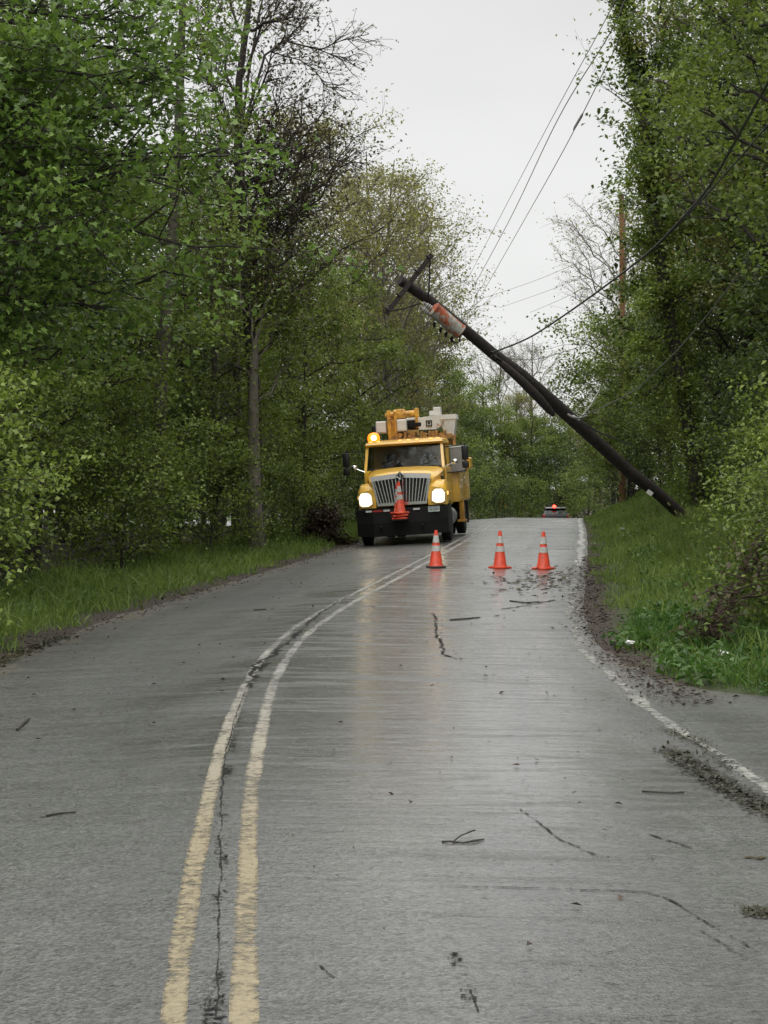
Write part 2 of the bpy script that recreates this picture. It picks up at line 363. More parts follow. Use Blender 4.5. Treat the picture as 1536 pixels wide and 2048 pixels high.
# terrain sheet
def terrain_mat():
    m, t, b, o = new_mat('soil_and_turf'); T = t.nodes.new; K = t.links.new
    tcn = T('ShaderNodeTexCoord'); su = T('ShaderNodeSeparateXYZ'); K(tcn.outputs['UV'], su.inputs[0])
    def nz(s, d, r=.65):
        n = T('ShaderNodeTexNoise'); n.inputs['Scale'].default_value = s; n.inputs['Detail'].default_value = d; n.inputs['Roughness'].default_value = r
        K(tcn.outputs['Object'], n.inputs[0]); return n
    g = T('ShaderNodeValToRGB'); g.color_ramp.elements[0].color = (.022, .040, .010, 1); g.color_ramp.elements[1].color = (.060, .085, .022, 1); K(nz(3, 6).outputs[0], g.inputs[0])
    d = T('ShaderNodeValToRGB'); d.color_ramp.elements[0].color = (.014, .010, .007, 1); d.color_ramp.elements[1].color = (.055, .040, .026, 1)
    d.color_ramp.elements[0].position = .35; d.color_ramp.elements[1].position = .68; K(nz(11, 7, .75).outputs[0], d.inputs[0])
    a = T('ShaderNodeMath'); a.operation = 'ABSOLUTE'; K(su.outputs['X'], a.inputs[0])
    j = T('ShaderNodeMath'); j.operation = 'MULTIPLY_ADD'; K(nz(1.6, 5).outputs[0], j.inputs[0]); j.inputs[1].default_value = 1.6; K(a.outputs[0], j.inputs[2])
    mr = T('ShaderNodeMapRange'); mr.inputs['From Min'].default_value = 4.5; mr.inputs['From Max'].default_value = 5.1; K(j.outputs[0], mr.inputs[0])
    mr2 = T('ShaderNodeMapRange'); mr2.inputs['From Min'].default_value = 9; mr2.inputs['From Max'].default_value = 8; K(j.outputs[0], mr2.inputs[0])
    q = T('ShaderNodeMath'); q.operation = 'MULTIPLY'; K(mr.outputs[0], q.inputs[0]); K(mr2.outputs[0], q.inputs[1])
    mx = T('ShaderNodeMix'); mx.data_type = 'RGBA'; K(q.outputs[0], mx.inputs[0]); K(d.outputs[0], mx.inputs[6]); K(g.outputs[0], mx.inputs[7]); K(mx.outputs[2], b.inputs['Base Color'])
    b.inputs['Roughness'].default_value = .9
    bp = T('ShaderNodeBump'); bp.inputs['Distance'].default_value = .05; bp.inputs['Strength'].default_value = .8; K(nz(14, 6).outputs[0], bp.inputs['Height']); K(bp.outputs[0], b.inputs['Normal'])
    return m
M['soil'] = terrain_mat()
ys = np.concatenate([[-200, -120], np.arange(-60, 8, 4), np.arange(8, 80, .5), np.arange(80, 160, 2), np.arange(160, 300, 10), [340, 400, 460]])
ts = np.concatenate([[-220, -120, -70, -45, -30, -22, -16, -13], np.arange(-11, -3.2, .4), [-3.22, -3.0, -1.5, 0, 1.5, 3.0, 3.40, 3.48, 3.56, 3.7], np.arange(3.9, 12, .35), [13, 16, 20, 28, 40, 65, 120, 220]])
YY, TT = np.meshgrid(ys, ts, indexing='ij'); XX = xc(np.clip(YY, -60, 460)) + TT; ZZ = ground(XX, YY)
er = er_at(YY); under = (TT > -3.1) & (TT < er - .06)
ZZ = np.where((YY < 15.5) & (TT > 3.3), np.where(TT < er, zr(YY) - .05, ZZ), ZZ)
ZZ = np.where(under, np.minimum(ZZ, zr(YY) - .012 * np.clip(TT, 0, ER) + .055 * np.clip(TT, EL, 0)) - .04, ZZ + .012 + .012 * np.sin(XX * 7 + YY * 3.3) * np.sin(YY * 5.1))
a, b_ = YY.shape; idx = np.arange(a * b_).reshape(a, b_)
F = np.stack([idx[:-1, :-1], idx[:-1, 1:], idx[1:, 1:], idx[1:, :-1]], -1).reshape(-1, 4)
ter = np_mesh('ground', np.stack([XX, YY, ZZ], -1).reshape(-1, 3), [F], M['soil'], uv=np.stack([TT, YY], -1).reshape(-1, 2), smooth=True)
tag(ter, kind='structure')

# road markings
yl = np.concatenate([np.arange(-8, 30, .25), np.arange(30, 130, .5)])
wob = lambda y, s, a=.004: a * np.sin(y * 1.3 + s) + a * .6 * np.sin(y * 3.9 + s * 2)
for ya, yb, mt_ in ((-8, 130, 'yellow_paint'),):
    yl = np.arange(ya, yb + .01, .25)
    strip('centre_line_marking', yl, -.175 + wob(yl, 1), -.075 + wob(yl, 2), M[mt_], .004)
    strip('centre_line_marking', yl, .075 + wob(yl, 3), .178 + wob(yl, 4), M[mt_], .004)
yr = np.arange(36, 100, .25); strip('edge_line_marking', yr, 3.20 + wob(yr, 5, .03), 3.40 + wob(yr, 6, .03), M['white_far'], .005)
yr = np.arange(9, 36.1, .25)
strip('edge_line_marking', yr, 3.20 + wob(yr, 5, .03), 3.32 + wob(yr, 6, .03), M['white_paint'], .004)

def jag(name, pts, width, mat, amp=.03, step=.05, dz=.005, seed=1, UE=.3):
    """jagged narrow strip over the road through ground points (x, y)"""
    rr = random.Random(seed); P2 = []; drift = 0
    for (a, b) in zip(pts[:-1], pts[1:]):
        a = Vector(a); b = Vector(b); n = max(2, int((b - a).length / step)); d = (b - a).normalized(); nn = Vector((-d.y, d.x))
        for k in range(n): drift = .75 * drift + rr.uniform(-amp, amp) * .6; P2.append(a.lerp(b, k / n) + nn * (drift + rr.uniform(-amp, amp) * .4))
    V, UV, F = [], [], []
    for i, p in enumerate(P2):
        q = P2[min(i + 1, len(P2) - 1)] - P2[max(i - 1, 0)]; nn = Vector((-q.y, q.x)).normalized(); wd = width * (rr.uniform(.35, 1.5) if UE else 1) * .5
        for s, u in ((-1, UE), (1, 1 - UE)):
            v = p + nn * wd * s; tt = v.x - float(xc(v.y))
            z = float(ground(v.x, v.y)) if tt < ER else float(zr(v.y)) - .012 * ER
            V.append((v.x, v.y, z + dz)); UV.append((u, i * .1))
        if i: F.append((2 * i - 2, 2 * i - 1, 2 * i + 1, 2 * i))
    return tag(np_mesh(name, V, [F], mat, uv=UV), kind='structure')
def g2(px, py): Y = F_PX * CH / (py - HZN); return (px2x(px, Y), Y)
cracks = [([g2(880, 1768), g2(1050, 1770), g2(1290, 1775), g2(1340, 1790), g2(1440, 1850), g2(1530, 1900)], .010),
          ([g2(1040, 1612), g2(1120, 1670), g2(1200, 1708)], .012), ([g2(500, 1375), g2(515, 1330), g2(560, 1295), g2(600, 1262)], .05),
          ([g2(508, 1338), g2(545, 1325)], .05), ([g2(868, 1225), g2(876, 1270), g2(885, 1305), g2(915, 1315)], .03),
          ([g2(1010, 1215), g2(1060, 1205), g2(1110, 1195)], .07), ([g2(905, 1237), g2(960, 1232)], .07),
          ([g2(430, 2040), g2(436, 1900), g2(440, 1750), g2(440, 1620), g2(452, 1500), g2(475, 1420), g2(490, 1380)], .009),
          ([g2(445, 1780), g2(470, 1790)], .02), ([g2(640, 1930), g2(680, 1960)], .010), ([g2(940, 1975), g2(960, 2030)], .008),
          ([g2(600, 1262), g2(640, 1225), g2(700, 1190)], .03), ([g2(1300, 1660), g2(1400, 1690)], .02), ([g2(1000, 1150), g2(1020, 1165)], .05),
          ([g2(1400, 1850), g2(1530, 1925)], .015), ([g2(80, 1615), g2(150, 1608)], .02), ([g2(1200, 1900), g2(1290, 1880)], .012)]
for i, (p, wd) in enumerate(cracks): jag('road_crack', p, wd, M['crack'], seed=i, amp=wd * .8)
jag('road_crack', [g2(425, 2060), g2(434, 1900), g2(440, 1750), g2(446, 1620), g2(458, 1500), g2(480, 1420), g2(500, 1370), g2(530, 1320), g2(580, 1275)], .11, M['crack_speckle'], amp=.0, dz=.0045, step=.3, UE=0.0)
for i_, (pp_, w_) in enumerate([([g2(905, 1900), g2(935, 1970), g2(950, 2050)], .10), ([g2(1380, 1720), g2(1540, 1760)], .16), ([g2(1340, 1690), g2(1540, 1680)], .14)]): jag('road_crack', pp_, w_, M['crack_speckle'], amp=0, dz=.0045 + .0003 * i_, step=.3, UE=0.0)
# repair patches
yp = np.arange(43.5, 60, .5); strip('asphalt_patch', yp, 1.95 + wob(yp, 2, .05), 3.12, M['asphalt_patch'], .003, 3)
for pts, wd, mt, s in [([g2(1500, 1700), g2(1560, 1710)], .15, 'mud', 8)]:
    jag('dirt_smear', pts, wd, M[mt], amp=.0, dz=.006, seed=s, step=.4, UE=0.0)
# ------------------------------------------------------------------ vegetation generators
def leaf_cloud(C, L_, W, updir=0.35, outdir=None, seed=0, fold=.18):
    """C (n,3) leaf bases; returns V (4n,3), F (n,4) : folded rhombic leaves"""
    g = np.random.default_rng(seed); n = len(C)
    d = g.normal(size=(n, 3)); d[:, 2] = d[:, 2] * .6 - .15
    if outdir is not None: d += outdir
    d /= np.linalg.norm(d, axis=1)[:, None] + 1e-9
    nr = g.normal(size=(n, 3)) * .75; nr[:, 2] = np.abs(nr[:, 2]) + updir
    s = np.cross(d, nr); s /= np.linalg.norm(s, axis=1)[:, None] + 1e-9; nn = np.cross(s, d)
    l = L_ * g.uniform(.6, 1.25, (n, 1)); w_ = W * g.uniform(.7, 1.2, (n, 1))
    V = np.empty((n, 4, 3)); V[:, 0] = C; m_ = C + d * l * .48
    V[:, 1] = m_ + s * w_ * .5 + nn * w_ * fold; V[:, 3] = m_ - s * w_ * .5 + nn * w_ * fold
    V[:, 2] = C + d * l - nn * l * .12
    return V.reshape(-1, 3), np.arange(4 * n).reshape(n, 4)

_ml = np.array([(0, 0), (.18, -.02), (.42, -.10), (.34, .14), (.52, .40), (.24, .40), (.16, .62), (0, 1.0), (-.16, .62), (-.24, .40), (-.52, .40), (-.34, .14), (-.42, -.10), (-.18, -.02)])
def maple_cloud(C, S, seed=0):
    g = np.random.default_rng(seed); n = len(C); k = len(_ml)
    d = g.normal(size=(n, 3)); d[:, 2] = d[:, 2] * .5 - .45; d /= np.linalg.norm(d, axis=1)[:, None]
    nr = g.normal(size=(n, 3)) * .6; nr[:, 2] = np.abs(nr[:, 2]) + .6
    s = np.cross(d, nr); s /= np.linalg.norm(s, axis=1)[:, None]; nn = np.cross(s, d); l = S * g.uniform(.55, 1.25, (n, 1))
    V = np.empty((n, k + 1, 3)); V[:, k] = C + d * l * .3 - nn * l * .04
    for i, (a, b) in enumerate(_ml): V[:, i] = C + s * l * a + d * l * b + nn * l * (.22 * abs(a) - .12 * b)
    base = (np.arange(n) * (k + 1))[:, None]
    F = np.concatenate([np.concatenate([base + k, base + i, base + (i + 1) % k], 1) for i in range(k)])
    return V.reshape(-1, 3), F

class Bark:
    def __init__(s): s.V = []; s.F = []; s.n = 0
    def tube(s, pts, rad, sides=6):
        pts = np.asarray(pts, float); k = len(pts); rad = np.asarray(rad, float)
        d = np.gradient(pts, axis=0); d /= np.linalg.norm(d, axis=1)[:, None] + 1e-9
        a = np.where(np.abs(d[:, 2:3]) < .92, np.array([[0, 0, 1.]]), np.array([[1., 0, 0]]))
        if k > 1: a = np.repeat(a[:1], k, 0)
        u = np.cross(d, a); u /= np.linalg.norm(u, axis=1)[:, None] + 1e-9; v = np.cross(d, u)
        th = 2 * np.pi * np.arange(sides) / sides
        R = pts[:, None] + rad[:, None, None] * (np.cos(th)[None, :, None] * u[:, None] + np.sin(th)[None, :, None] * v[:, None])
        s.V.append(R.reshape(-1, 3)); i0 = s.n + np.arange(k * sides).reshape(k, sides)
        s.F.append(np.stack([i0[:-1], np.roll(i0[:-1], -1, 1), np.roll(i0[1:], -1, 1), i0[1:]], -1).reshape(-1, 4)); s.n += k * sides
    def get(s): return np.concatenate(s.V), np.concatenate(s.F)

def curve_pts(a, b, n, sag, g, jit=.05):
    a = np.asarray(a, float); b = np.asarray(b, float); u = np.linspace(0, 1, n)[:, None]; Ld = np.linalg.norm(b - a)
    p = a + (b - a) * u; p[:, 2] += (sag * 4 * u * (1 - u))[:, 0] * Ld
    j = g.normal(size=(n, 3)) * jit * Ld; j[0] = 0; j[-1] *= .3
    return p + j * np.sin(np.pi * u) ** .5

def gen_tree(seed, H, r0, R, h0=.25, nl=26, leaves=9000, sub=6, ls=(.10, .07), sig=.22, lean=(0, 0), top_r=.12, targets=None, trunk=None, twigs=3,
             clump=22, rise=.35, maple=False, skip_leaf=False, crown_pow=.6, droop=0.0, trunk_leaf=0, lean_pow=1.4):
    g = np.random.default_rng(seed); bk = Bark(); clumps = []; outs = []
    if trunk is None:
        u = np.linspace(0, 1, 12); T_ = np.stack([lean[0] * u ** lean_pow * H, lean[1] * u ** lean_pow * H, u * H - .15], -1)
        T_[1:, :2] += np.cumsum(g.normal(size=(11, 2)) * H * .008, 0)
    else: T_ = np.asarray(trunk, float)
    k = len(T_); u = np.linspace(0, 1, k); tr = r0 * ((1 - u) ** .85 * (1 - top_r) + top_r); tr[0] *= 1.35
    bk.tube(T_, tr, 9)
    def at(uu): return np.array([np.interp(uu, u, T_[:, i]) for i in range(3)])
    limbs = []
    if targets is not None:
        for (st, tgt, rr) in targets: limbs.append((at(st), np.asarray(tgt, float), rr))
    else:
        for i in range(nl):
            q = (i + g.uniform(0, .8)) / nl; hh = h0 + (1 - h0) * q * .98
            Lb = R * (math.sin(math.pi * (min(q, 1) * .80 + .16)) ** crown_pow) * g.uniform(.72, 1.15); az = i * 2.4 + g.uniform(-.5, .5)
            st = at(hh * .92); b = st + np.array([math.cos(az) * Lb, math.sin(az) * Lb, Lb * (rise + g.uniform(-.2, .35) - droop)])
            limbs.append((st, b, r0 * (.36 - .2 * q)))
    for (a, b, rr) in limbs:
        Lb = np.linalg.norm(b - a); p = curve_pts(a, b, 7, .06, g, .035); bk.tube(p, np.linspace(rr, rr * .18 + .004, 7), 6)
        pu = np.linspace(0, 1, 7)
        ns_ = max(3, int(sub * (.6 + Lb / max(R, .1) * .6)))
        for jn in range(ns_):
            q = .22 + .78 * (jn + g.uniform(0, 1)) / ns_; s = np.array([np.interp(q, pu, p[:, i]) for i in range(3)])
            dr = (b - a) / Lb + g.normal(size=3) * np.array([.75, .75, .5]) + np.array([0, 0, .15 - droop]); dr /= np.linalg.norm(dr)
            l2 = Lb * g.uniform(.22, .42) * (1.15 - .45 * q) + .1; e2 = s + dr * l2
            p2 = curve_pts(s, e2, 4, .05, g, .06); bk.tube(p2, np.linspace(rr * .32 + .003, .004, 4), 4)
            for tn in range(twigs):
                s3 = p2[g.integers(1, 4)]; d3 = dr + g.normal(size=3) * .8 + np.array([0, 0, .1 - droop]); d3 /= np.linalg.norm(d3); e3 = s3 + d3 * l2 * g.uniform(.3, .75)
                bk.tube(np.array([s3, (s3 + e3) / 2 + g.normal(size=3) * .03, e3]), [.006, .0045, .003], 3)
                clumps.append(e3); clumps.append((s3 + e3) / 2); outs.append(d3); outs.append(d3)
            clumps.append(e2); outs.append(dr)
    BV, BF = bk.get()
    if skip_leaf: return BV, BF, None, None
    Cn = np.array(clumps); On = np.array(outs)
    per = max(1, int(leaves / len(Cn)))
    wgt = g.uniform(.2, 1.8, len(Cn)); cnt = np.maximum(1, (per * wgt).astype(int)); ii = np.repeat(np.arange(len(Cn)), cnt)
    sg = sig * g.uniform(.6, 1.3, (len(Cn), 1))[ii]
    C = Cn[ii] + g.normal(size=(len(ii), 3)) * sg * np.array([1, 1, .62])
    if trunk_leaf:
        q = g.uniform(.02, .97, trunk_leaf); tp = np.stack([np.interp(q, u, T_[:, i]) for i in range(3)], -1); rr = np.interp(q, u, tr) + np.abs(g.normal(size=trunk_leaf)) * .19 + .03; az = g.uniform(0, 6.283, trunk_leaf)
        tp[:, 0] += np.cos(az) * rr; tp[:, 1] += np.sin(az) * rr; C = np.concatenate([C, tp]); ii = np.concatenate([ii, np.zeros(trunk_leaf, int)])
    if maple: LV, LF = maple_cloud(C, ls[0], seed + 1)
    else: LV, LF = leaf_cloud(C, ls[0], ls[1], outdir=On[ii] * .5 + np.array([0, 0, -.2]), seed=seed + 1)
    return BV, BF, LV, LF

def tree_obj(name, loc, geo, bark, leaf, label, cat='tree', group=None, rot=0, sc=1, parts=('trunk', 'crown')):
    r = empty(name, loc, (0, 0, rot)); r.scale = (sc, sc, sc) if not hasattr(sc, '__len__') else sc
    np_mesh(parts[0], geo[0], [geo[1]], bark, parent=r, smooth=True)
    if geo[2] is not None: np_mesh(parts[1], geo[2], [geo[3]], leaf, parent=r)
    tag(r, label, cat, group); return r

def dup(src, loc, rot, sc, label, group, leaf=None):
    c = src.copy(); col.objects.link(c); c.location = loc; c.rotation_euler = (0, 0, rot); c.scale = (sc, sc, sc) if not hasattr(sc, '__len__') else sc
    c['label'] = label
    if group: c['group'] = group
    for ch in list(src.children):
        d = ch.copy(); col.objects.link(d); d.parent = c
        if leaf is not None and ch.name.startswith(('crown', 'foliage')):
            d.data = leafed(ch.data, leaf)
    return c
_lc = {}
def leafed(me, mat):
    k = (me.name, mat.name)
    if k not in _lc: m2 = me.copy(); m2.materials.clear(); m2.materials.append(mat); _lc[k] = m2
    return _lc[k]
# ------------------------------------------------------------------ library of plant shapes
GEO = {
 'A1': gen_tree(11, 14, .19, 3.3, h0=.22, nl=30, leaves=16000, ls=(.15, .10), sig=.24, lean=(.03, .02)),
 'A2': gen_tree(12, 13, .16, 2.9, h0=.14, nl=32, leaves=16000, ls=(.14, .095), sig=.25, lean=(-.04, .01), rise=.2),
 'A3': gen_tree(13, 15, .22, 3.8, h0=.30, nl=26, leaves=18000, ls=(.14, .09), sig=.30, lean=(.02, -.03), rise=.5),
 'F1': gen_tree(21, 14, .15, 2.9, h0=.22, nl=34, leaves=15000, ls=(.12, .07), sig=.22, rise=.9, sub=8, twigs=4, crown_pow=.8),
 'F2': gen_tree(22, 13, .13, 2.5, h0=.18, nl=34, leaves=14000, ls=(.12, .07), sig=.22, rise=1.1, sub=8, twigs=4, crown_pow=.8),
 'S1': gen_tree(31, 4.2, .05, 1.7, h0=.04, nl=22, leaves=7000, ls=(.11, .075), sig=.2, rise=.5, crown_pow=.4),
 'S2': gen_tree(32, 3.2, .04, 1.6, h0=.02, nl=20, leaves=6500, ls=(.10, .07), sig=.2, rise=.35, crown_pow=.35),
 'S3': gen_tree(33, 5.2, .06, 1.8, h0=.05, nl=24, leaves=7500, ls=(.11, .07), sig=.22, rise=.6, crown_pow=.5),
 'B1': gen_tree(41, 13, .14, 2.6, h0=.35, nl=26, leaves=900, ls=(.10, .06), sig=.2, rise=1.0, sub=8, twigs=5, crown_pow=.9),
}
SRC = {}
def put(kind, px, Y, sc, label, group, leaf, bark='bark', rot=None, name='tree', cat='tree', parts=('trunk', 'crown'), X=None, zoff=0):
    x = px2x(px, Y) if X is None else X; loc = (x, Y, float(ground(x, Y)) + zoff); rot = rng.uniform(0, 6.28) if rot is None else rot
    key = (kind, parts)
    if key not in SRC:
        r = tree_obj(name, loc, GEO[kind], M[bark], M[leaf], label, cat, group, rot, sc, parts); SRC[key] = r
    else:
        src = SRC[key]; r = src.copy(); r.name = name; col.objects.link(r); r.location = loc; r.rotation_euler = (0, 0, rot); r.scale = (sc,) * 3
        for ch in list(src.children):
            d = ch.copy(); col.objects.link(d); d.parent = r
        tag(r, label, cat, group)
    for ch in r.children:
        m = M[leaf] if ch.name.split('.')[0] == parts[1] else M[bark]
        ch.material_slots[0].link = 'OBJECT'; ch.material_slots[0].material = m
    return r

GL = 'broadleaf trees lining the left side of the road'; GR = 'trees lining the right side of the road'
GSL = 'leafy bushes under the left trees'; GSR = 'bushes on the right bank'
# ---- left row of trees: X given by offset from the centre line
def LX(Y, t): return float(xc(Y)) + t
LT = [ # kind, Y, t, scale, leaf, bark, label
 ('A2', 27, -9.5, .85, 'leaf_mid', 'bark_dark', 'dense dark green tree at the left picture edge behind the lobed leaf maple'),
 ('A1', 33, -10.5, 1.0, 'leaf_mid', 'bark_dark', 'green tree deep in shade at far left, behind the maple branches'),
 ('A2', 36, -8.0, .95, 'leaf_mid', 'bark_dark', 'bushy green tree low on the left, between the maple and the tall bare leaning trunk'),
 ('A3', 41, -10.5, 1.05, 'leaf_deep', 'bark', 'tall dark green tree behind the leaning trunk on the left side'),
 ('A1', 44, -12.5, 1.15, 'leaf_mid', 'bark', 'tall tree on the left reaching the top of the picture against patches of sky'),
 ('A2', 47, -6.6, .82, 'leaf_mid', 'bark', 'green tree with low leafy boughs just left of the pale thick trunk'),
 ('A1', 53, -9.2, .92, 'leaf_deep', 'bark_dark', 'shaded green tree behind the pale thick trunk on the left'),
 ('A2', 56, -5.6, .78, 'leaf_mid', 'bark_dark', 'green tree right of the pale thick trunk, above the brown withered bush'),
 ('F1', 61, -7.0, 1.12, 'leaf_olive', 'bark_dark', 'olive tinted tree behind the dark twiggy tree, left of the truck'),
 ('A3', 66, -9.5, .95, 'leaf_mid', 'bark', 'mid green tree in the second row left of the truck beacon'),
 ('A2', 66, -5.0, .80, 'leaf_mid', 'bark_dark', 'rounded green tree directly behind the truck, left of its boom'),
 ('F2', 70, -4.6, 1.15, 'leaf_olive', 'twig_grey', 'feathery olive tree above the truck with thin bare twigs at its top'),
 ('F1', 75, -5.2, 1.16, 'leaf_olive', 'twig_grey', 'tallest feathery olive tree left of the leaning pole tip, its top against the sky'),
 ('F2', 80, -4.6, 1.14, 'leaf_olive', 'twig_grey', 'pale feathery tree right of the tallest olive tree, next to the open sky'),
 ('A2', 84, -6.0, .95, 'leaf_mid', 'bark_dark', 'green tree behind the truck boom on the left roadside'),
 ('A1', 92, -4.8, .86, 'leaf_mid', 'bark_dark', 'fresh green rounded tree right behind the crossarm of the leaning pole'),
 ('F2', 97, -7.5, 1.05, 'leaf_olive', 'bark_dark', 'olive tree farther down the left roadside above the white bucket'),
 ('A2', 104, -5.0, .82, 'leaf_deep', 'bark_dark', 'dark green tree on the left roadside just past the crest of the road'),
]
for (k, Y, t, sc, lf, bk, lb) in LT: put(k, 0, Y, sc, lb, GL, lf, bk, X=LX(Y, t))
LS = [
 ('S2', 25, -7.8, 1.0, 'leaf_deep', 'dark leafy bush at the left picture edge above the verge grass'),
 ('S1', 29, -7.0, .95, 'leaf_mid', 'leafy bush at the grass edge right of the pale yellow green shrub'),
 ('S3', 32.5, -7.4, .85, 'leaf_mid', 'bush in the shade left of the leaning trunk foot'),
 ('S2', 36, -6.1, .92, 'leaf_mid', 'low green bush in front of the leaning trunk foot'),
 ('S1', 39, -7.0, 1.0, 'leaf_mid', 'dense bush just behind the leaning trunk'),
 ('S2', 42.5, -5.7, .9, 'leaf_mid', 'green bush between the leaning trunk and the pale thick trunk'),
 ('S3', 46, -7.3, .85, 'leaf_deep', 'tall dark bush behind the gap between the two left trunks'),
 ('S2', 50.5, -5.0, .78, 'leaf_mid', 'bush with pale leaf edges at the right foot of the pale thick trunk'),
 ('S1', 54, -6.2, .85, 'leaf_mid', 'bush left of the brown withered bush'),
 ('S3', 59, -5.4, .72, 'leaf_mid', 'bush right behind the brown withered bush'),
 ('S1', 64, -4.8, .85, 'leaf_deep', 'dark bush at the verge behind the truck mirror'),
 ('S3', 71, -4.9, .9, 'leaf_deep', 'dark bush hidden partly by the truck cab'),
 ('S2', 79, -4.6, 1.0, 'leaf_mid', 'green bush behind the truck body on the left verge'),
 ('S1', 88, -4.6, 1.0, 'leaf_deep', 'dark bush beside the road crest just right of the truck'),
]
for (k, Y, t, sc, lf, lb) in LS: put(k, 0, Y, sc, lb, GSL, lf, 'bark_dark', X=LX(Y, t), name='bush', cat='bush', parts=('stems', 'foliage'))
# near pale shrub at the left edge
shr = gen_tree(55, 4.3, .05, 1.75, h0=.10, nl=20, leaves=6500, ls=(.10, .07), sig=.19, rise=.35, droop=.15)
x = px2x(-165, 20.5); tree_obj('shrub', (x, 20.5, float(ground(x, 20.5))), shr, M['bark_dark'], M['leaf_fresh'], 'pale yellow green shrub with drooping sprays at the left picture edge', 'shrub', None, 1.0, .86, ('stems', 'foliage'))

# ---- maple with big lobed leaves, limbs reaching over the verge (upper left)
Ym = 25.0; bx = -8.3; base = np.array([bx, Ym + .5, float(ground(bx, Ym))])
mt = [(150, 20, .3), (230, 40, -.2), (60, 180, -1), (190, 150, -1.2), (300, 170, .6), (250, 240, 0), (110, 300, -1.4), (350, 250, .6), (40, 330, -.5), (330, 350, -.6), (455, 312, -.3), (250, 400, .8),
      (400, 500, -.4), (300, 560, .6), (170, 470, -1), (50, 480, -1.6), (120, 610, .2), (20, 590, -.8), (-40, 120, 0), (-60, 420, .5), (220, 620, 1.2), (380, 160, 1.5), (200, 330, 1.4), (300, 60, .8), (-30, 700, 0), (100, 720, 1.4)]
tg = []
for (px, py, dy) in mt:
    q = P(px, py, Ym + dy); tg.append((min(.95, max(.18, (q.z - base[2] - .8) / 10.5)), np.array(q) - base, .05))
geo = gen_tree(61, 11.5, .20, 3, targets=tg, leaves=21000, sub=9, ls=(.112, .1), sig=.17, maple=True, twigs=3, droop=.1)
tree_obj('maple_tree', tuple(base), geo, M['bark_dark'], M['leaf_maple'], 'maple with large lobed bright green leaves reaching in from the upper left', 'tree')

# ---- tall leaning trunk (left), its crown above
Yt = 40.0; b0 = G(310, Yt) ; bb = np.array(b0)
tp = [np.array(P(px, py, Yt)) - bb for px, py in [(308, 1130), (312, 1000), (318, 860), (324, 740), (334, 600), (346, 440), (356, 280), (362, 120), (366, -40), (372, -180)]]; tp[0][2] = -.3
tg = [(.97, P(300, -60, 41), .05), (.92, P(450, 20, 39), .04), (.86, P(250, 60, 41), .05), (.8, P(430, 100, 40), .035), (.74, P(290, 180, 41.5), .03), (.7, P(460, 250, 40), .04), (.55, P(230, 420, 41), .04), (.5, P(460, 470, 40), .04), (.42, P(220, 620, 41), .035), (.36, P(430, 650, 40), .03), (.3, P(230, 790, 39.6), .02), (.22, P(420, 860, 40), .02)]
tg = [(a, np.array(q) - bb, r) for a, q, r in tg]
geo = gen_tree(71, 14, .17, 3, targets=tg, trunk=tp, leaves=5200, sub=8, ls=(.11, .075), sig=.22, twigs=3, top_r=.35)
tree_obj('tree', tuple(b0), geo, M['bark'], M['leaf_mid'], 'tall slim tree with a bare slightly leaning trunk left of the pale thick trunk', 'tree')
# ---- thick pale ivy trunk and dark twiggy tree
Yd = 44.9; b0 = G(515, Yd); bb = np.array(b0)
tp = [np.array(P(px, py, Yd)) - bb for px, py in [(514, 1105), (512, 1000), (511, 900), (508, 780), (498, 650), (490, 520), (484, 400), (476, 290), (478, 160), (492, 60), (505, -60)]]; tp[0][2] = -.3
tgp = [(.55, 640, 300), (.52, 560, 200), (.6, 590, 330), (.62, 400, 120), (.5, 660, 360), (.7, 560, 90), (.48, 620, 420), (.45, 600, 500), (.5, 410, 400), (.42, 420, 520), (.62, 640, 240), (.75, 420, 30), (.8, 560, 0), (.85, 450, -60), (.4, 560, 570), (.38, 640, 540), (.66, 540, 260), (.44, 570, 440), (.56, 400, 260), (.48, 540, 380), (.6, 610, 270), (.36, 450, 620), (.34, 590, 620), (.9, 600, 40), (.47, 690, 330)]
tg = [(a, np.array(P(px, py, Yd + rng.uniform(-1.2, 1.2))) - bb, .05) for a, px, py in tgp]
geo = gen_tree(72, 14, .20, 2.4, targets=tg, trunk=tp, leaves=12500, sub=12, ls=(.115, .075), sig=.26, twigs=6, top_r=.3, trunk_leaf=0)
tree_obj('tree', tuple(b0), geo, M['bark_dark'], M['leaf_brown'], 'dark brown twiggy tree standing tall above the left roadside trees', 'tree')
# pale trunk in front of it
Y2 = 43.6; b0 = G(508, Y2); bb = np.array(b0)
tp = [np.array(P(px, py, Y2)) - bb for px, py in [(512, 1108), (510, 1020), (508, 940), (507, 860), (507, 790), (508, 730), (510, 680)]]; tp[0][2] = -.3
tg = [(.99, P(560, 480, 45), .03), (.9, P(470, 520, 44), .03), (.8, P(580, 620, 44), .03), (.7, P(430, 640, 44), .03), (.6, P(600, 720, 44.5), .03), (.5, P(440, 790, 44), .02), (.95, P(620, 560, 45), .03), (.4, P(560, 850, 44.2), .015)]
tg = [(a, np.array(q) - bb, r) for a, q, r in tg]
geo = gen_tree(73, 8, .19, 2, targets=tg, trunk=tp, leaves=4600, trunk_leaf=500, sub=7, ls=(.11, .075), sig=.2, twigs=3, top_r=.4)
tree_obj('tree', tuple(b0), geo, M['bark_grey'], M['leaf_mid'], 'thick pale grey tree trunk at the grass edge on the left', 'tree')
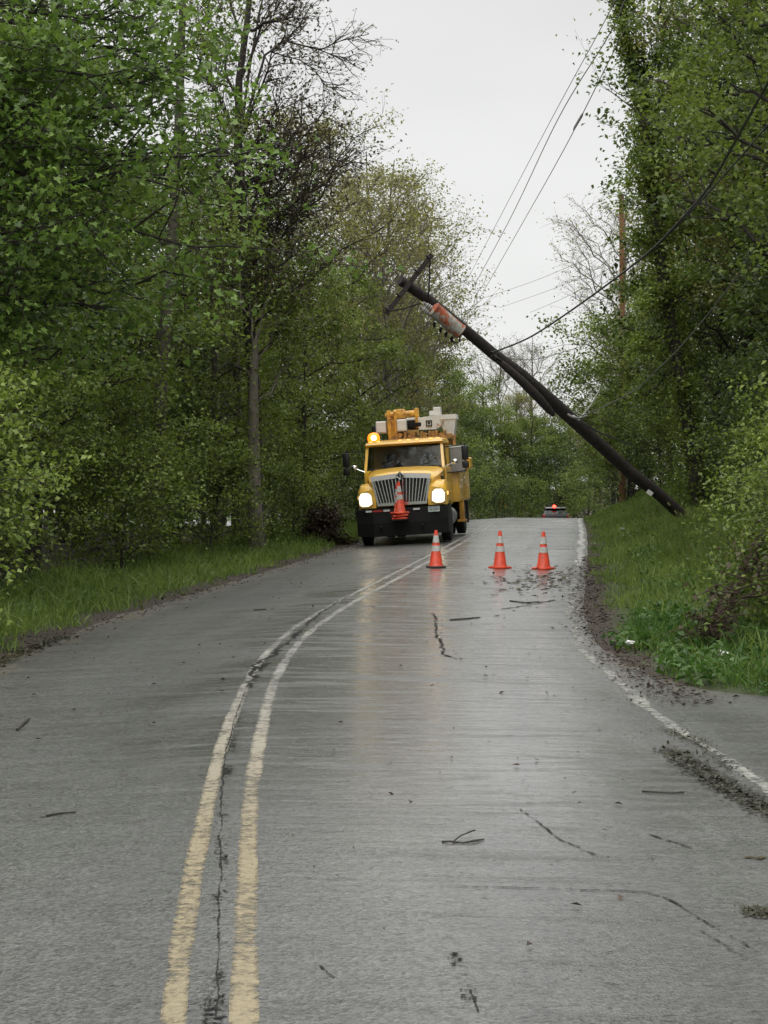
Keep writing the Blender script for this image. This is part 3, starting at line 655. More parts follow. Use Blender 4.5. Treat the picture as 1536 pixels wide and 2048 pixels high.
# bare forked branch tree upper left-centre
Yb = 50.0; b0 = G(470, Yb); bb = np.array(b0)
tp = [np.array(P(px, py, Yb)) - bb for px, py in [(470, 1100), (474, 800), (472, 600), (470, 450), (478, 290), (482, 270)]]; tp[0][2] = -.3
def bare_tree():
    g = np.random.default_rng(5); bk = Bark(); bk.tube(np.array(tp), [.13, .12, .11, .10, .085, .07], 8); tips = []
    def grow(path, r, depth):
        p = np.array([np.array(P(px, py, Yb)) - bb for px, py in path]); bk.tube(p, np.linspace(r, r * .35, len(p)), 6)
        for i in range(1, len(p)):
            for s in range(6 if depth else 4):
                q = p[i - 1] + (p[i] - p[i - 1]) * g.uniform(0, 1); d = (p[i] - p[i - 1]); d /= np.linalg.norm(d); l = g.uniform(.35, 1.0)
                dd = d + g.normal(size=3) * np.array([.7, .5, .7]); dd /= np.linalg.norm(dd); m1 = q + dd * l * .5 + g.normal(size=3) * .05; e_ = q + dd * l + np.array([0, 0, .1])
                bk.tube(np.array([q, m1, e_]), [.014, .010, .006], 4); tips.append(e_)
                for _ in range(3):
                    d3 = dd + g.normal(size=3) * .7; d3 /= np.linalg.norm(d3); s3 = q + (e_ - q) * g.uniform(.3, 1); e3 = s3 + d3 * l * .45; bk.tube(np.array([s3, e3]), [.007, .005], 3); tips.append(e3)
    grow([(478, 290), (500, 130), (520, 20), (540, -60)], .05, 0)
    grow([(478, 285), (530, 110), (570, 82), (600, 50), (625, 5)], .045, 1)
    grow([(570, 82), (610, 92), (640, 100), (680, 82), (738, 68)], .03, 1)
    grow([(640, 100), (670, 112), (705, 118)], .018, 1)
    grow([(545, 105), (600, 120), (630, 140), (650, 170), (670, 180)], .022, 1)
    grow([(500, 285), (560, 290), (600, 312), (660, 315), (700, 330)], .04, 1)
    grow([(480, 300), (430, 180), (400, 60), (390, -40)], .035, 0)
    grow([(478, 260), (600, 200), (640, 230), (690, 250)], .02, 1)
    V, Fq = bk.get(); tips = np.array(tips); C = np.repeat(tips, 2, 0) + g.normal(size=(len(tips) * 2, 3)) * .05
    LV, LF = leaf_cloud(C, .085, .05, seed=6); return V, Fq, LV, LF
tree_obj('tree', tuple(b0), bare_tree(), M['bark_dark'], M['leaf_grey'], 'nearly bare tree whose forked grey branches reach right into the open sky', 'tree', parts=('trunk', 'buds'))
# brown withered bush
geo = gen_tree(81, 1.55, .04, .46, h0=.2, nl=18, leaves=5200, ls=(.13, .05), sig=.13, rise=-.5, droop=.4)
b0 = G(650, 49.5); o = tree_obj('bush', tuple(b0), geo, M['bark_dark'], M['leaf_dead'], 'brown withered drooping bush at the left verge next to the truck', 'bush', None, 0, (1.0, 1, 1), ('stems', 'foliage')); o.rotation_euler = (0, R_(-10), 0)

# ---- right side
# tall vine covered tree
Yv = 47.5; b0 = G(1405, Yv); bb = np.array(b0)
tp = [np.array(P(px, py, Yv)) - bb for px, py in [(1405, 1065), (1392, 940), (1370, 800), (1345, 660), (1322, 520), (1306, 400), (1294, 290), (1276, 170), (1254, 80), (1238, -30), (1232, -120)]]; tp[0][2] = -.3
tgp = [(.5, 1345, 150, .09), (.55, 1375, 20, .08), (.6, 1330, -40, .07), (.45, 1400, 260, .06), (.4, 1275, 480, .02), (.42, 1380, 420, .05), (.36, 1295, 600, .03), (.3, 1280, 700, .03), (.33, 1400, 560, .04), (.9, 1300, -30, .03), (.5, 1275, 330, .012), (.25, 1290, 800, .03), (.22, 1380, 780, .03), (.48, 1300, 250, .06), (.66, 1330, 90, .04)]
tg = [(a, np.array(P(px, py, Yv + rng.uniform(-.8, .8))) - bb, r) for a, px, py, r in tgp]
geo = gen_tree(91, 13, .22, 2.2, targets=tg, trunk=tp, leaves=12500, sub=11, ls=(.115, .08), sig=.17, twigs=3, top_r=.35, trunk_leaf=10000)
tree_obj('tree', tuple(b0), geo, M['bark_dark'], M['leaf_mid'], 'tall vine wrapped tree with forking stems at the right edge of the open sky', 'tree')
# sparse grey-twig tree hanging into the sky on the right, y 500-700
RT = [ # kind, px, Y, scale, leaf, bark, label
 ('A3', 1640, 27, .80, 'leaf_mid', 'bark_dark', 'dark green tree cut by the right picture edge above the leaning brown trunk'),
 ('A1', 1640, 33, .92, 'leaf_deep', 'bark_dark', 'tall dark tree near the right picture edge behind the sagging cables'),
 ('A3', 1560, 39, .98, 'leaf_deep', 'bark_dark', 'broad green tree right of the vine wrapped tree'),
 ('A3', 1530, 49, 1.0, 'leaf_olive', 'bark_dark', 'yellowish tree in the upper right corner'),
 ('A1', 1470, 50, 1.08, 'leaf_deep', 'bark_dark', 'tree in the second row behind the foot of the leaning pole'),
 ('A1', 1420, 54, .95, 'leaf_deep', 'bark_dark', 'dark tree on the bank just behind the foot of the leaning pole'),
 ('A2', 1400, 58, .80, 'leaf_mid', 'bark_dark', 'green tree on the bank above the middle of the leaning pole'),
 ('A1', 1430, 64, 1.05, 'leaf_olive', 'bark_dark', 'olive tree rising behind the right bank trees'),
 ('A2', 1345, 72, .74, 'leaf_mid', 'bark_dark', 'rounded green tree at the end of the right bank beneath the brown upright pole'),
 ('F2', 1300, 80, .80, 'leaf_olive', 'twig_grey', 'thin leaved tree with grey twigs right of the brown upright pole'),
 ('A1', 1280, 90, .74, 'leaf_mid', 'bark_dark', 'green tree beyond the upright pole on the right roadside'),
 ('A2', 1228, 96, .60, 'leaf_deep', 'bark_dark', 'low dark tree at the right roadside past the crest'),
 ('B1', 1262, 88, 1.22, 'leaf_olive', 'twig_grey', 'sparse twiggy tree standing out against the sky left of the vine wrapped tree'),
 ('A2', 1262, 70, .60, 'leaf_mid', 'bark_dark', 'small leafy tree hiding the lower half of the brown upright pole'),
 ('A1', 1460, 66, .98, 'leaf_mid', 'bark_dark', 'tree behind the vine wrapped tree, filling the gap toward the upright pole'),
]
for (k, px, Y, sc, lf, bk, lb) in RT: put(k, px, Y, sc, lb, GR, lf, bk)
RS = [
 ('S2', 1590, 21.5, .55, 'leaf_mid', 'low green bush at the right picture edge behind the leaning brown trunk'),
 ('S1', 1640, 25, .72, 'leaf_fresh', 'bright green bush at the right picture edge beside the leaning brown trunk'),
 ('S2', 1600, 29, .75, 'leaf_mid', 'green bush right of the tall grass on the bank'),
 ('S1', 1575, 34, .82, 'leaf_deep', 'dark bush at the top of the grassy bank below the cables'),
 ('S3', 1530, 40, .8, 'leaf_deep', 'dark bush just right of the foot of the leaning pole'),
 ('S2', 1420, 49.5, .75, 'leaf_mid', 'bush behind the foot of the leaning pole'),
 ('S3', 1375, 56, .8, 'leaf_mid', 'tall bush at the top of the bank left of the pole foot'),
 ('S1', 1320, 65, .85, 'leaf_deep', 'dark bush on the bank under the middle of the leaning pole'),
 ('S3', 1262, 76, .85, 'leaf_deep', 'dark bush at the far end of the grassy bank'),
 ('S3', 1256, 71, 1.55, 'leaf_mid', 'tall bush in front of the lower half of the brown upright pole'),
 ('S2', 1625, 19.5, .62, 'leaf_mid', 'small bush cut by the right picture edge above the dead trunk'),
 ('S3', 1228, 86, .85, 'leaf_mid', 'green bush at the right roadside just past the crest'),
]
for (k, px, Y, sc, lf, lb) in RS: put(k, px, Y, sc, lb, GSR, lf, 'bark_dark', name='bush', cat='bush', parts=('stems', 'foliage'))
# far trees round the bend
FT = [
 ('B1', 1010, 149, 1.28, 'leaf_grey', 'twig_grey', 'nearly bare grey tree far away under the sagging cable, left one of a pair'),
 ('B1', 1075, 148, 1.32, 'leaf_grey', 'twig_grey', 'nearly bare grey tree far away under the sagging cable, right one of a pair'),
 ('A1', 905, 132, .98, 'leaf_mid', 'bark_dark', 'distant green tree just right of the truck bucket'),
 ('A2', 960, 136, 1.02, 'leaf_mid', 'bark_dark', 'distant green tree above the curve warning sign'),
 ('F1', 1030, 140, .88, 'leaf_olive', 'bark_dark', 'distant light green tree between the two grey bare trees'),
 ('A2', 1090, 138, .76, 'leaf_deep', 'bark_dark', 'distant dark tree above the dark vehicle'),
 ('A1', 1150, 142, .70, 'leaf_mid', 'bark_dark', 'distant pale tree below the gap of open sky'),
 ('F2', 1200, 136, .80, 'leaf_olive', 'bark_dark', 'distant olive tree at the right end of the gap of open sky'),
 ('A3', 1250, 140, .95, 'leaf_mid', 'bark_dark', 'distant green tree behind the right bank end'),
 ('A1', 935, 134, .80, 'leaf_deep', 'bark_dark', 'distant dark green tree just left of the chevron sign'),
 ('A3', 1000, 137, .72, 'leaf_mid', 'bark_dark', 'distant green tree rising straight above the chevron sign'),
 ('A1', 1060, 136, .72, 'leaf_mid', 'bark_dark', 'distant green tree between the chevron sign and the dark vehicle'),
 ('A2', 1125, 137, .66, 'leaf_deep', 'bark_dark', 'distant dark tree just right of the red light of the vehicle'),
 ('A3', 1180, 138, .62, 'leaf_mid', 'bark_dark', 'distant green tree at the grassy end of the right bank'),
]
for (k, px, Y, sc, lf, bk, lb) in FT: put(k, px, Y, sc, lb, 'distant trees where the road bends away', lf, bk)
for i, (px, Y, sc, lf, lb) in enumerate([(930, 122, 1.3, 'leaf_mid', 'distant bush right of the truck body'), (985, 126, 1.2, 'leaf_deep', 'distant bush left of the curve warning sign'), (1045, 129, 1.2, 'leaf_mid', 'distant bush between the warning sign and the dark vehicle'),
        (1110, 133, 1.3, 'leaf_deep', 'distant bush directly behind the dark vehicle'), (1175, 122, 1.1, 'leaf_mid', 'distant bush right of the dark vehicle'), (1010, 134, 1.5, 'leaf_deep', 'distant bush behind the curve warning sign')]):
    put(['S3', 'S1', 'S2'][i % 3], px, Y, sc, lb, 'distant bushes where the road bends away', lf, 'bark_dark', name='bush', cat='bush', parts=('stems', 'foliage'))

# ---- deep woodland (one mass behind the front rows)
def woodland():
    g = np.random.default_rng(99); base_ = [gen_tree(200 + i, 15, .17, 3.6, h0=.06, nl=26, leaves=3600, ls=(.30, .21), sig=.42, sub=4, twigs=1, crown_pow=.35) for i in range(3)]
    Vs, Fs, mi, n = [], [], [], 0; pos = []
    for Y in np.arange(24, 112, 5.0):
        for t in (-13.5, -18.5, -24): pos.append((LX(Y, t) + g.uniform(-1.5, 1.5), Y + g.uniform(-2, 2), g.uniform(.8, 1.0) if Y < 60 else g.uniform(.75, .95)))
        for t in ((13.0, 17.5) if Y < 100 else (12,)):
            pos.append((LX(Y, t) + g.uniform(-1.5, 1.5) + (1.5 if Y > 55 else 0), Y + g.uniform(-2, 2), g.uniform(.75, 1.05) if Y < 60 else g.uniform(.6, .8)))
    for X in np.arange(-8, 36, 3.6): pos.append((X, 146 + g.uniform(-2, 2), g.uniform(.60, .74))); pos.append((X + 2, 153 + g.uniform(-3, 3), g.uniform(.6, .75)))
    for (X, Y, sc) in pos:
        BV, BF, LV, LF = base_[g.integers(3)]; a = g.uniform(0, 6.28); Rm = np.array([[math.cos(a), -math.sin(a), 0], [math.sin(a), math.cos(a), 0], [0, 0, 1]]) * sc; o_ = np.array([X, Y, float(ground(X, Y))])
        for V, F_, m_ in ((BV, BF, 0), (LV, LF, 1)):
            Vs.append(V @ Rm.T + o_); Fs.append(F_ + n); n += len(V); mi.append(np.full(len(F_), m_))
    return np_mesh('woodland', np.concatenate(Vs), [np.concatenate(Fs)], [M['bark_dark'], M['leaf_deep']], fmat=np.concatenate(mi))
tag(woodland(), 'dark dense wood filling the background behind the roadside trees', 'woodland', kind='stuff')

# ---- grass
def blades(name, n, yr_, tr_, hgt, wid, mat, label, cat, seed, prob=None, clumpy=.5, lean=.45, hf=None):
    g = np.random.default_rng(seed); y = g.uniform(yr_[0], yr_[1], n) ; t = g.uniform(tr_[0], tr_[1], n)
    x = xc(y) + t
    k = np.sin(x * 2.3 + 1.3 * np.sin(y * 1.1)) * np.sin(y * 1.9 + x) * .5 + .5 + g.normal(size=n) * .25
    keep = k > clumpy * .6
    if prob is not None: keep &= g.uniform(size=n) < prob(t, y)
    x, y, t, k = x[keep], y[keep], t[keep], k[keep]; n = len(x); z = ground(x, y)
    d = g.normal(size=(n, 3)) * lean; d[:, 2] = 1; d /= np.linalg.norm(d, axis=1)[:, None]; s = g.normal(size=(n, 3)); s[:, 2] = 0; s = np.cross(d, s); s /= np.linalg.norm(s, axis=1)[:, None]
    l = hgt * g.uniform(.45, 1.2, (n, 1)) * (.65 + .5 * np.clip(k, 0, 1))[:, None]
    if hf is not None: l = l * hf(t, y)[:, None]
    w_ = wid * g.uniform(.7, 1.3, (n, 1)); C = np.stack([x, y, z - .02], -1); nn = np.cross(s, d)
    V = np.empty((n, 4, 3)); V[:, 0] = C; m_ = C + d * l * .5; V[:, 1] = m_ + s * w_ * .5; V[:, 3] = m_ - s * w_ * .5; V[:, 2] = C + d * l + nn * l * .22 - np.array([0, 0, .1]) * l
    return tag(np_mesh(name, V.reshape(-1, 3), [np.arange(4 * n).reshape(n, 4)], mat), label, cat, kind='stuff')
edgeL = lambda t, y: sstep(-3.25, -3.7, t + .25 * np.sin(y * 2.1) + .12 * np.sin(y * 5.3))
blades('grass', 70000, (14, 100), (-6.8, -3.1), .52, .018, M['grass'], 'tall green grass on the left verge', 'grass', 1, lambda t, y: edgeL(t, y) * np.interp(y, [14, 40, 100], [1, 1, .6]), hf=lambda t, y: np.interp(-t, [3.2, 4.2, 6], [.45, 1, 1.25]))
edgeR = lambda t, y: sstep(0, .4, t - 3.55 - .3 * np.sin(y * 1.7) * np.sin(y * .6) - np.interp(y, [14, 17, 22, 28, 35], [-.05, .05, .25, .15, -.1])) * (t > er_at(y))
blades('grass', 120000, (14.3, 95), (3.5, 9.5), .42, .016, M['grass'], 'green grass covering the right bank', 'grass', 2, lambda t, y: edgeR(t, y), hf=lambda t, y: np.interp(t, [3.8, 4.8, 7], [.5, .95, 1.2]))
blades('dry_grass', 16000, (30, 60), (5.2, 8.5), .42, .013, M['grass_dry'], 'yellowish dry grass on the right bank below the pole', 'grass', 3, lambda t, y: edgeR(t, y) * .8, clumpy=.9, lean=.6)
def weeds(name, n, yr_, tr_, seed, label, L_, W_, h, prob):
    g = np.random.default_rng(seed); y = g.uniform(*yr_, n); t = g.uniform(*tr_, n); kp = g.uniform(size=n) < prob(t, y); y, t = y[kp], t[kp]; n = len(y)
    x = xc(y) + t; c = np.stack([x, y, ground(x, y)], -1); m = 16; ii = np.repeat(np.arange(n), m); hh = h * g.uniform(.5, 1.2, n)
    C = c[ii] + g.normal(size=(n * m, 3)) * np.array([.09, .09, 0]); C[:, 2] += g.uniform(.02, 1, n * m) * hh[ii]
    LV, LF = leaf_cloud(C, L_, W_, seed=seed); return tag(np_mesh(name, LV, [LF], M['weed']), label, 'weeds', kind='stuff')
weeds('weeds', 520, (14.2, 22), (3.4, 8.5), 4, 'leafy green weeds beside the paved pull-off on the right', .10, .055, .26, lambda t, y: edgeR(t, y))
weeds('weeds', 1500, (18, 70), (-6.8, -3.9), 6, 'leafy weeds among the grass of the left verge', .08, .05, .32, lambda t, y: np.interp(-t, [3.9, 6], [.3, 1]))
weeds('weeds', 900, (20, 70), (4.4, 9), 7, 'leafy weeds scattered over the right bank', .08, .05, .30, lambda t, y: edgeR(t, y) * .8)
# blade clumps close to the right picture edge
g = np.random.default_rng(12)
blades('grass', 7500, (14.4, 21), (3.8, 8), .40, .018, M['weed'], 'long arching grass blades beside the paved pull-off', 'grass', 9, lambda t, y: edgeR(t, y), clumpy=.8, lean=.5)
# litter of leaves and bark chips on the dirt edge
def chips(name, n, fy, ft, seed, label, mat, s=.05):
    g = np.random.default_rng(seed); y = fy(g, n); t = ft(g, n, y); x = xc(y) + t; z = np.where(t < ER + .3, ground(x, y), ground(x, y)) + .012
    C = np.stack([x, y, z], -1); d = g.normal(size=(n, 3)); d[:, 2] *= .15; d /= np.linalg.norm(d, axis=1)[:, None]; sd_ = np.cross(d, np.array([0, 0, 1.]) + g.normal(size=(n, 3)) * .25); sd_ /= np.linalg.norm(sd_, axis=1)[:, None]
    l = s * g.uniform(.4, 1.8, (n, 1)); w_ = l * g.uniform(.15, .6, (n, 1)); V = np.empty((n, 4, 3)); V[:, 0] = C; V[:, 1] = C + d * l * .5 + sd_ * w_ * .5; V[:, 3] = C + d * l * .5 - sd_ * w_ * .5; V[:, 2] = C + d * l; V[:, 1, 2] += .01; V[:, 3, 2] += .012
    return tag(np_mesh(name, V.reshape(-1, 3), [np.arange(4 * n).reshape(n, 4)], mat), label, 'litter', kind='stuff')
chips('leaf_litter', 5000, lambda g, n: g.uniform(14.5, 40, n), lambda g, n, y: 3.62 + g.normal(size=n) * .16, 21, 'brown leaf litter along the right edge of the road', M['leaf_dead'], .042)
chips('leaf_litter', 2600, lambda g, n: g.uniform(14, 60, n), lambda g, n, y: -3.2 + g.normal(size=n) * .22, 22, 'brown leaf litter along the left edge of the road', M['leaf_dead'], .045)
chips('bark_debris', 300, lambda g, n: g.normal(size=n) * 2.0 + 31.0, lambda g, n, y: 2.75 + g.normal(size=n) * .45, 23, 'broken bark and twig debris on the road in front of the right cone', M['leaf_brown'], .10)
def patch(name, pts, n, w_, seed, label, mat, s):
    g = np.random.default_rng(seed); pts = np.array(pts); k = g.uniform(0, len(pts) - 1, n); i = k.astype(int); u = (k - i)[:, None]; c = pts[i] * (1 - u) + pts[i + 1] * u + g.normal(size=(n, 2)) * w_ * np.array([.5, 1])
    x, y = c[:, 0], c[:, 1]; z = np.where(x - xc(y) < ER, ground(x, y), zr(y) - .012 * ER) + .006; C = np.stack([x, y, z], -1); d = g.normal(size=(n, 3)); d[:, 2] *= .2; d /= np.linalg.norm(d, axis=1)[:, None]; sd_ = np.cross(d, np.array([0, 0, 1.]) + g.normal(size=(n, 3)) * .3); sd_ /= np.linalg.norm(sd_, axis=1)[:, None]
    l = s * g.uniform(.3, 1.6, (n, 1)); V = np.empty((n, 4, 3)); V[:, 0] = C; V[:, 1] = C + d * l * .5 + sd_ * l * .3; V[:, 3] = C + d * l * .5 - sd_ * l * .25; V[:, 2] = C + d * l; V[:, 1:, 2] = np.maximum(V[:, 1:, 2], z[:, None] + .003)
    return tag(np_mesh(name, V.reshape(-1, 3), [np.arange(4 * n).reshape(n, 4)], mat), label, 'litter', kind='stuff')
M['silt'] = leaf_mat('wet_silt', (.010, .010, .005), (.050, .046, .022), trans=.05)
patch('silt_and_leaves', [g2(1340, 1490), g2(1400, 1530), g2(1460, 1568), g2(1540, 1608), g2(1600, 1640)], 3600, .11, 31, 'dark wet silt and leaf bits washed across the white edge line', M['silt'], .030)
patch('silt_and_leaves', [g2(1330, 1450), g2(1400, 1475), g2(1460, 1530)], 500, .10, 32, 'scattered dark silt beside the white edge line', M['silt'], .025)
patch('silt_and_leaves', [g2(1490, 1810), g2(1560, 1815)], 380, .05, 33, 'dark wet silt at the lower right picture edge', M['silt'], .022)
patch('silt_and_leaves', [(EL + .1 + float(xc(y)), y) for y in (15, 17, 19, 22)], 2600, .16, 34, 'dark soil spilled over the left edge of the asphalt', M['silt'], .05)
chips('road_grit', 700, lambda g, n: g.uniform(7, 45, n), lambda g, n, y: g.uniform(-3.0, 3.4, n), 24, 'small dark leaf bits scattered over the wet asphalt', M['leaf_dead'], .035)
# ------------------------------------------------------------------ materials for objects
M['truck_yellow'] = pmat('truck_yellow', (0.88, 0.51, 0.050), .34, dirt=.7, dirtc=(.55, .33, .06), scale=3.5, coat=.5)
M['boom_yellow'] = pmat('boom_yellow', (0.80, 0.43, 0.05), .45, dirt=1, dirtc=(.34, .17, .05), scale=5)
M['rusty_yellow'] = pmat('rusty_yellow', (0.50, 0.26, 0.06), .6, dirtc=(.13, .06, .03), dirt=1, scale=8)
M['fibre_white'] = pmat('fibreglass_white', (0.74, 0.74, 0.70), .4, dirt=.22, scale=3)
M['black_rubber'] = pmat('black_rubber', (0.012, 0.012, 0.012), .75, dirt=.3)
M['black_steel'] = pmat('black_steel', (0.010, 0.0095, 0.0095), .6, dirt=.3, spec=.25)
M['black_plastic'] = pmat('black_plastic', (0.010, 0.010, 0.011), .4)
M['chrome'] = pmat('chrome', (0.78, 0.78, 0.77), .16, 1.0, dirt=.12)
M['grille_frame'] = pmat('grille_frame', (.80, .80, .78), .3, .35, dirt=.1)  # chrome top bar: bright sky reflection put into a pale colour
M['dull_metal'] = pmat('dull_metal', (0.40, 0.41, 0.41), .45, .7, dirt=.3)
M['grey_box'] = pmat('grey_steel', (0.30, 0.29, 0.27), .5, dirt=.35)
M['head_lens'] = pmat('headlamp_lens', (1, .95, .85), .1, emit=(1.0, .84, .60), es=5)
M['head_glow'] = pmat('headlamp_glow_emission', (.9, .8, .6), .2, emit=(1.0, .74, .40), es=2.0)  # warm halo round the lamp, put in as emission on the lens
M['amber_lit'] = pmat('amber_lens_lit', (.8, .2, .02), .2, emit=(1.0, .22, .01), es=1.6)
M['amber_core'] = pmat('amber_lens_core', (1, .6, .2), .2, emit=(1.0, .62, .22), es=14)
M['amber_small'] = pmat('amber_marker', (1, .45, .1), .3, emit=(1.0, .5, .14), es=1.1)
M['red_lit'] = pmat('red_lens_lit', (.8, .02, .01), .2, emit=(1.0, .045, .025), es=7)
M['red_lens'] = pmat('red_lens', (.35, .01, .01), .2)
M['red_tape'] = pmat('red_tape', (.40, .03, .02), .4); M['white_tape'] = pmat('white_tape', (.62, .62, .59), .4)
M['plate'] = pmat('number_plate', (.62, .66, .60), .5); M['plate_ink'] = pmat('plate_ink', (.05, .10, .16), .5)
M['cone_orange'] = pmat('cone_orange', (0.74, 0.068, 0.022), .5, dirt=.5, scale=14)
M['cone_white'] = pmat('cone_white', (0.60, 0.60, 0.56), .45, dirt=.5, scale=16)
M['cone_black'] = pmat('cone_black', (0.02, 0.02, 0.02), .7)
M['skin'] = pmat('skin', (.52, .30, .20), .55, dirt=.1); M['hivis'] = pmat('hivis_cloth', (.50, .68, .08), .7, dirt=.1); M['silver_band'] = pmat('silver_band', (.65, .65, .62), .4)
M['navy'] = pmat('navy_cloth', (.03, .04, .07), .85); M['helmet'] = pmat('helmet_shell', (.75, .75, .72), .35, dirt=.05); M['seat_cloth'] = pmat('seat_cloth', (.03, .03, .035), .9)
def glass(name, tint=(.72, .80, .78), alpha=.74):
    m, t, b, o = new_mat(name); b.inputs['Base Color'].default_value = (.01, .012, .012, 1); b.inputs['Roughness'].default_value = .04; b.inputs['Specular IOR Level'].default_value = .5
    tr = t.nodes.new('ShaderNodeBsdfTransparent'); tr.inputs[0].default_value = (*tint, 1); ms = t.nodes.new('ShaderNodeMixShader'); ms.inputs[0].default_value = 1 - alpha
    t.links.new(tr.outputs[0], ms.inputs[1]); t.links.new(b.outputs[0], ms.inputs[2]); t.links.new(ms.outputs[0], o.inputs[0]); return m
M['glass'] = glass('window_glass')
M['car_grey'] = pmat('car_paint_charcoal', (.035, .037, .042), .25, coat=.6, dirt=.1)

# ------------------------------------------------------------------ utility truck (front towards -Y, origin on the ground under the bumper face)
TY = 47.5
tk = empty('utility_truck', (0.53, TY, 0), (0, 0, 0))
TRZ, TRY = -0.125, -0.062
tk.rotation_euler = (0.004, TRY, TRZ)
tk.location.z = float((ground(-.5, TY + 1) + ground(1.55, TY + 1)) / 2) + .015
tk.scale = (1.025, 1, 1)
tag(tk, 'yellow bucket lift utility truck with lit headlights driving toward the cones', 'truck')
YM = M['truck_yellow']
# chassis
c = MB(); c.box(-.45, -.33, .5, 8.1, .62, .86, .01).box(.33, .45, .5, 8.1, .62, .86, .01)
for y in (1.9, 3.2, 4.6, 7.8): c.box(-.33, .33, y, y + .1, .64, .84)
c.box(-.95, .95, 1.08, 1.22, .44, .56, .02); c.box(-.9, .9, 6.13, 6.27, .42, .58, .03).lathe([(.0, -.2), (.24, -.16), (.27, 0), (.24, .16), (0, .2)], (0, 6.2, .52), 'Y', 16)
c.box(-.42, .42, .5, 1.6, .5, 1.0, .03)
c.build('chassis', M['black_steel'], tk)
# wheels
def wheel(x, y, dual=False, side=1):
    prof = [(.28, -.13), (.44, -.135), (.495, -.11), (.505, -.06), (.505, .06), (.495, .11), (.44, .135), (.28, .13), (.28, -.13)]
    wb = MB().lathe(prof[:-1], (0, 0, 0), 'X', 36)
    for k in range(44):
        a = 2 * math.pi * k / 44
        wb.box(-.115, .115, -.012, .012, .495, .515, rot=Matrix.Rotation(a, 4, 'X'), piv=(0, 0, 0))
    o = wb.build('wheel', M['black_rubber'], tk, True, 35); o.location = (x, y, .51)
    r = MB().lathe([(.285, -.12), (.285, .12), (.25, .10), (.2, .03 if not dual else -.05), (.11, .02), (.10, .09), (.06, .10), (0, .10)], (0, 0, 0), 'X', 24)
    for k in range(8):
        a = k * math.pi / 4; r.lathe([(0, .0), (.014, .0), (.014, .05), (0, .055)], (.0, .155 * math.cos(a), .155 * math.sin(a)), 'X', 6)
    q = r.build('rim', M['dull_metal'], o, True, 35)
    if side < 0: q.rotation_euler = (0, 0, math.pi)
    return o
for s in (-1, 1):
    wheel(s * 1.08, 1.15, side=s); wheel(s * 1.06, 6.2, True, s); wheel(s * .74, 6.2, True, -s)
# bumper, with tow hooks
b = MB(); b.loft([[(x, y0, z) for x, y0, z in ((-1.22, .16, .27), (-.75, -.02, .24), (.75, -.02, .24), (1.22, .16, .27), (1.22, .50, .27), (-1.22, .50, .27))],
                  [(x, y0, z) for x, y0, z in ((-1.22, .12, .62), (-.75, -.06, .60), (.75, -.06, .60), (1.22, .12, .62), (1.22, .50, .62), (-1.22, .50, .62))],
                  [(x, y0, z) for x, y0, z in ((-1.22, .12, .98), (-.75, -.04, 1.0), (.75, -.04, 1.0), (1.22, .12, .98), (1.22, .50, .98), (-1.22, .50, .98))]])
bp_ = b.build('bumper', M['black_steel'], tk)
for x0, x1, m in [(-.95, -.78, 'white_tape'), (-.75, -.50, 'red_tape'), (-.47, -.30, 'white_tape'), (.32, .50, 'white_tape')]:
    y = .0 if abs(x0) > .75 else -.055
    MB().box(x0, x1, y - .012 if y else -.03, y + .03, .915, .965).build('reflector_strip', M[m], bp_)
pl = MB().box(.72, 1.02, -.075, -.055, .84, .985, .004).build('number_plate', M['plate'], tk)
q = MB(); q.box(.73, 1.01, -.079, -.074, .955, .978)
for k in range(6): q.box(.755 + k * .043, .780 + k * .043, -.079, -.074, .875, .93)
q.build('plate_characters', M['plate_ink'], pl)
for s in (-1, 1): MB().tube([(s * .55, -.02, .42), (s * .55, -.16, .42), (s * .55, -.19, .49), (s * .55, -.12, .53)], .022, 8).build('tow_hook', M['black_steel'], tk, True)
# hood
def hring(y, wb_, ws, zb, zs, zt, wt):
    return [(-wb_, y, zb), (-ws, y, (zb + zs) / 2), (-ws, y, zs), (-ws + .06, y, zs + .06), (-wt, y, zt - .02), (-wt * .45, y, zt + .012), (0, y, zt + .02), (wt * .45, y, zt + .012), (wt, y, zt - .02), (ws - .06, y, zs + .06), (ws, y, zs), (ws, y, (zb + zs) / 2), (wb_, y, zb)]
hd = MB(); hd.loft([hring(.405, .72, .84, 1.05, 1.70, 1.86, .66), hring(.48, .76, .88, 1.03, 1.76, 1.93, .70), hring(.9, .84, .95, 1.0, 1.82, 1.99, .74), hring(1.4, .94, 1.0, .98, 1.9, 2.05, .80), hring(1.82, 1.0, 1.03, .98, 1.96, 2.09, .86)])
hood = hd.build('hood', YM, tk, True, 35)
MB().tube([(-1.03, 1.825, 1.3), (-1.035, 1.825, 1.97), (-.97, 1.825, 2.03), (-.86, 1.825, 2.085), (0, 1.825, 2.118), (.86, 1.825, 2.085), (.97, 1.825, 2.03), (1.035, 1.825, 1.97), (1.03, 1.825, 1.3)], .012, 5).build('hood_seam', M['black_rubber'], hood)
for s in (-1, 1): MB().box(s * 1.0 - .02, s * 1.0 + .035, 1.25, 1.62, 1.55, 1.80, .02).build('side_vent', M['black_plastic'], hood)
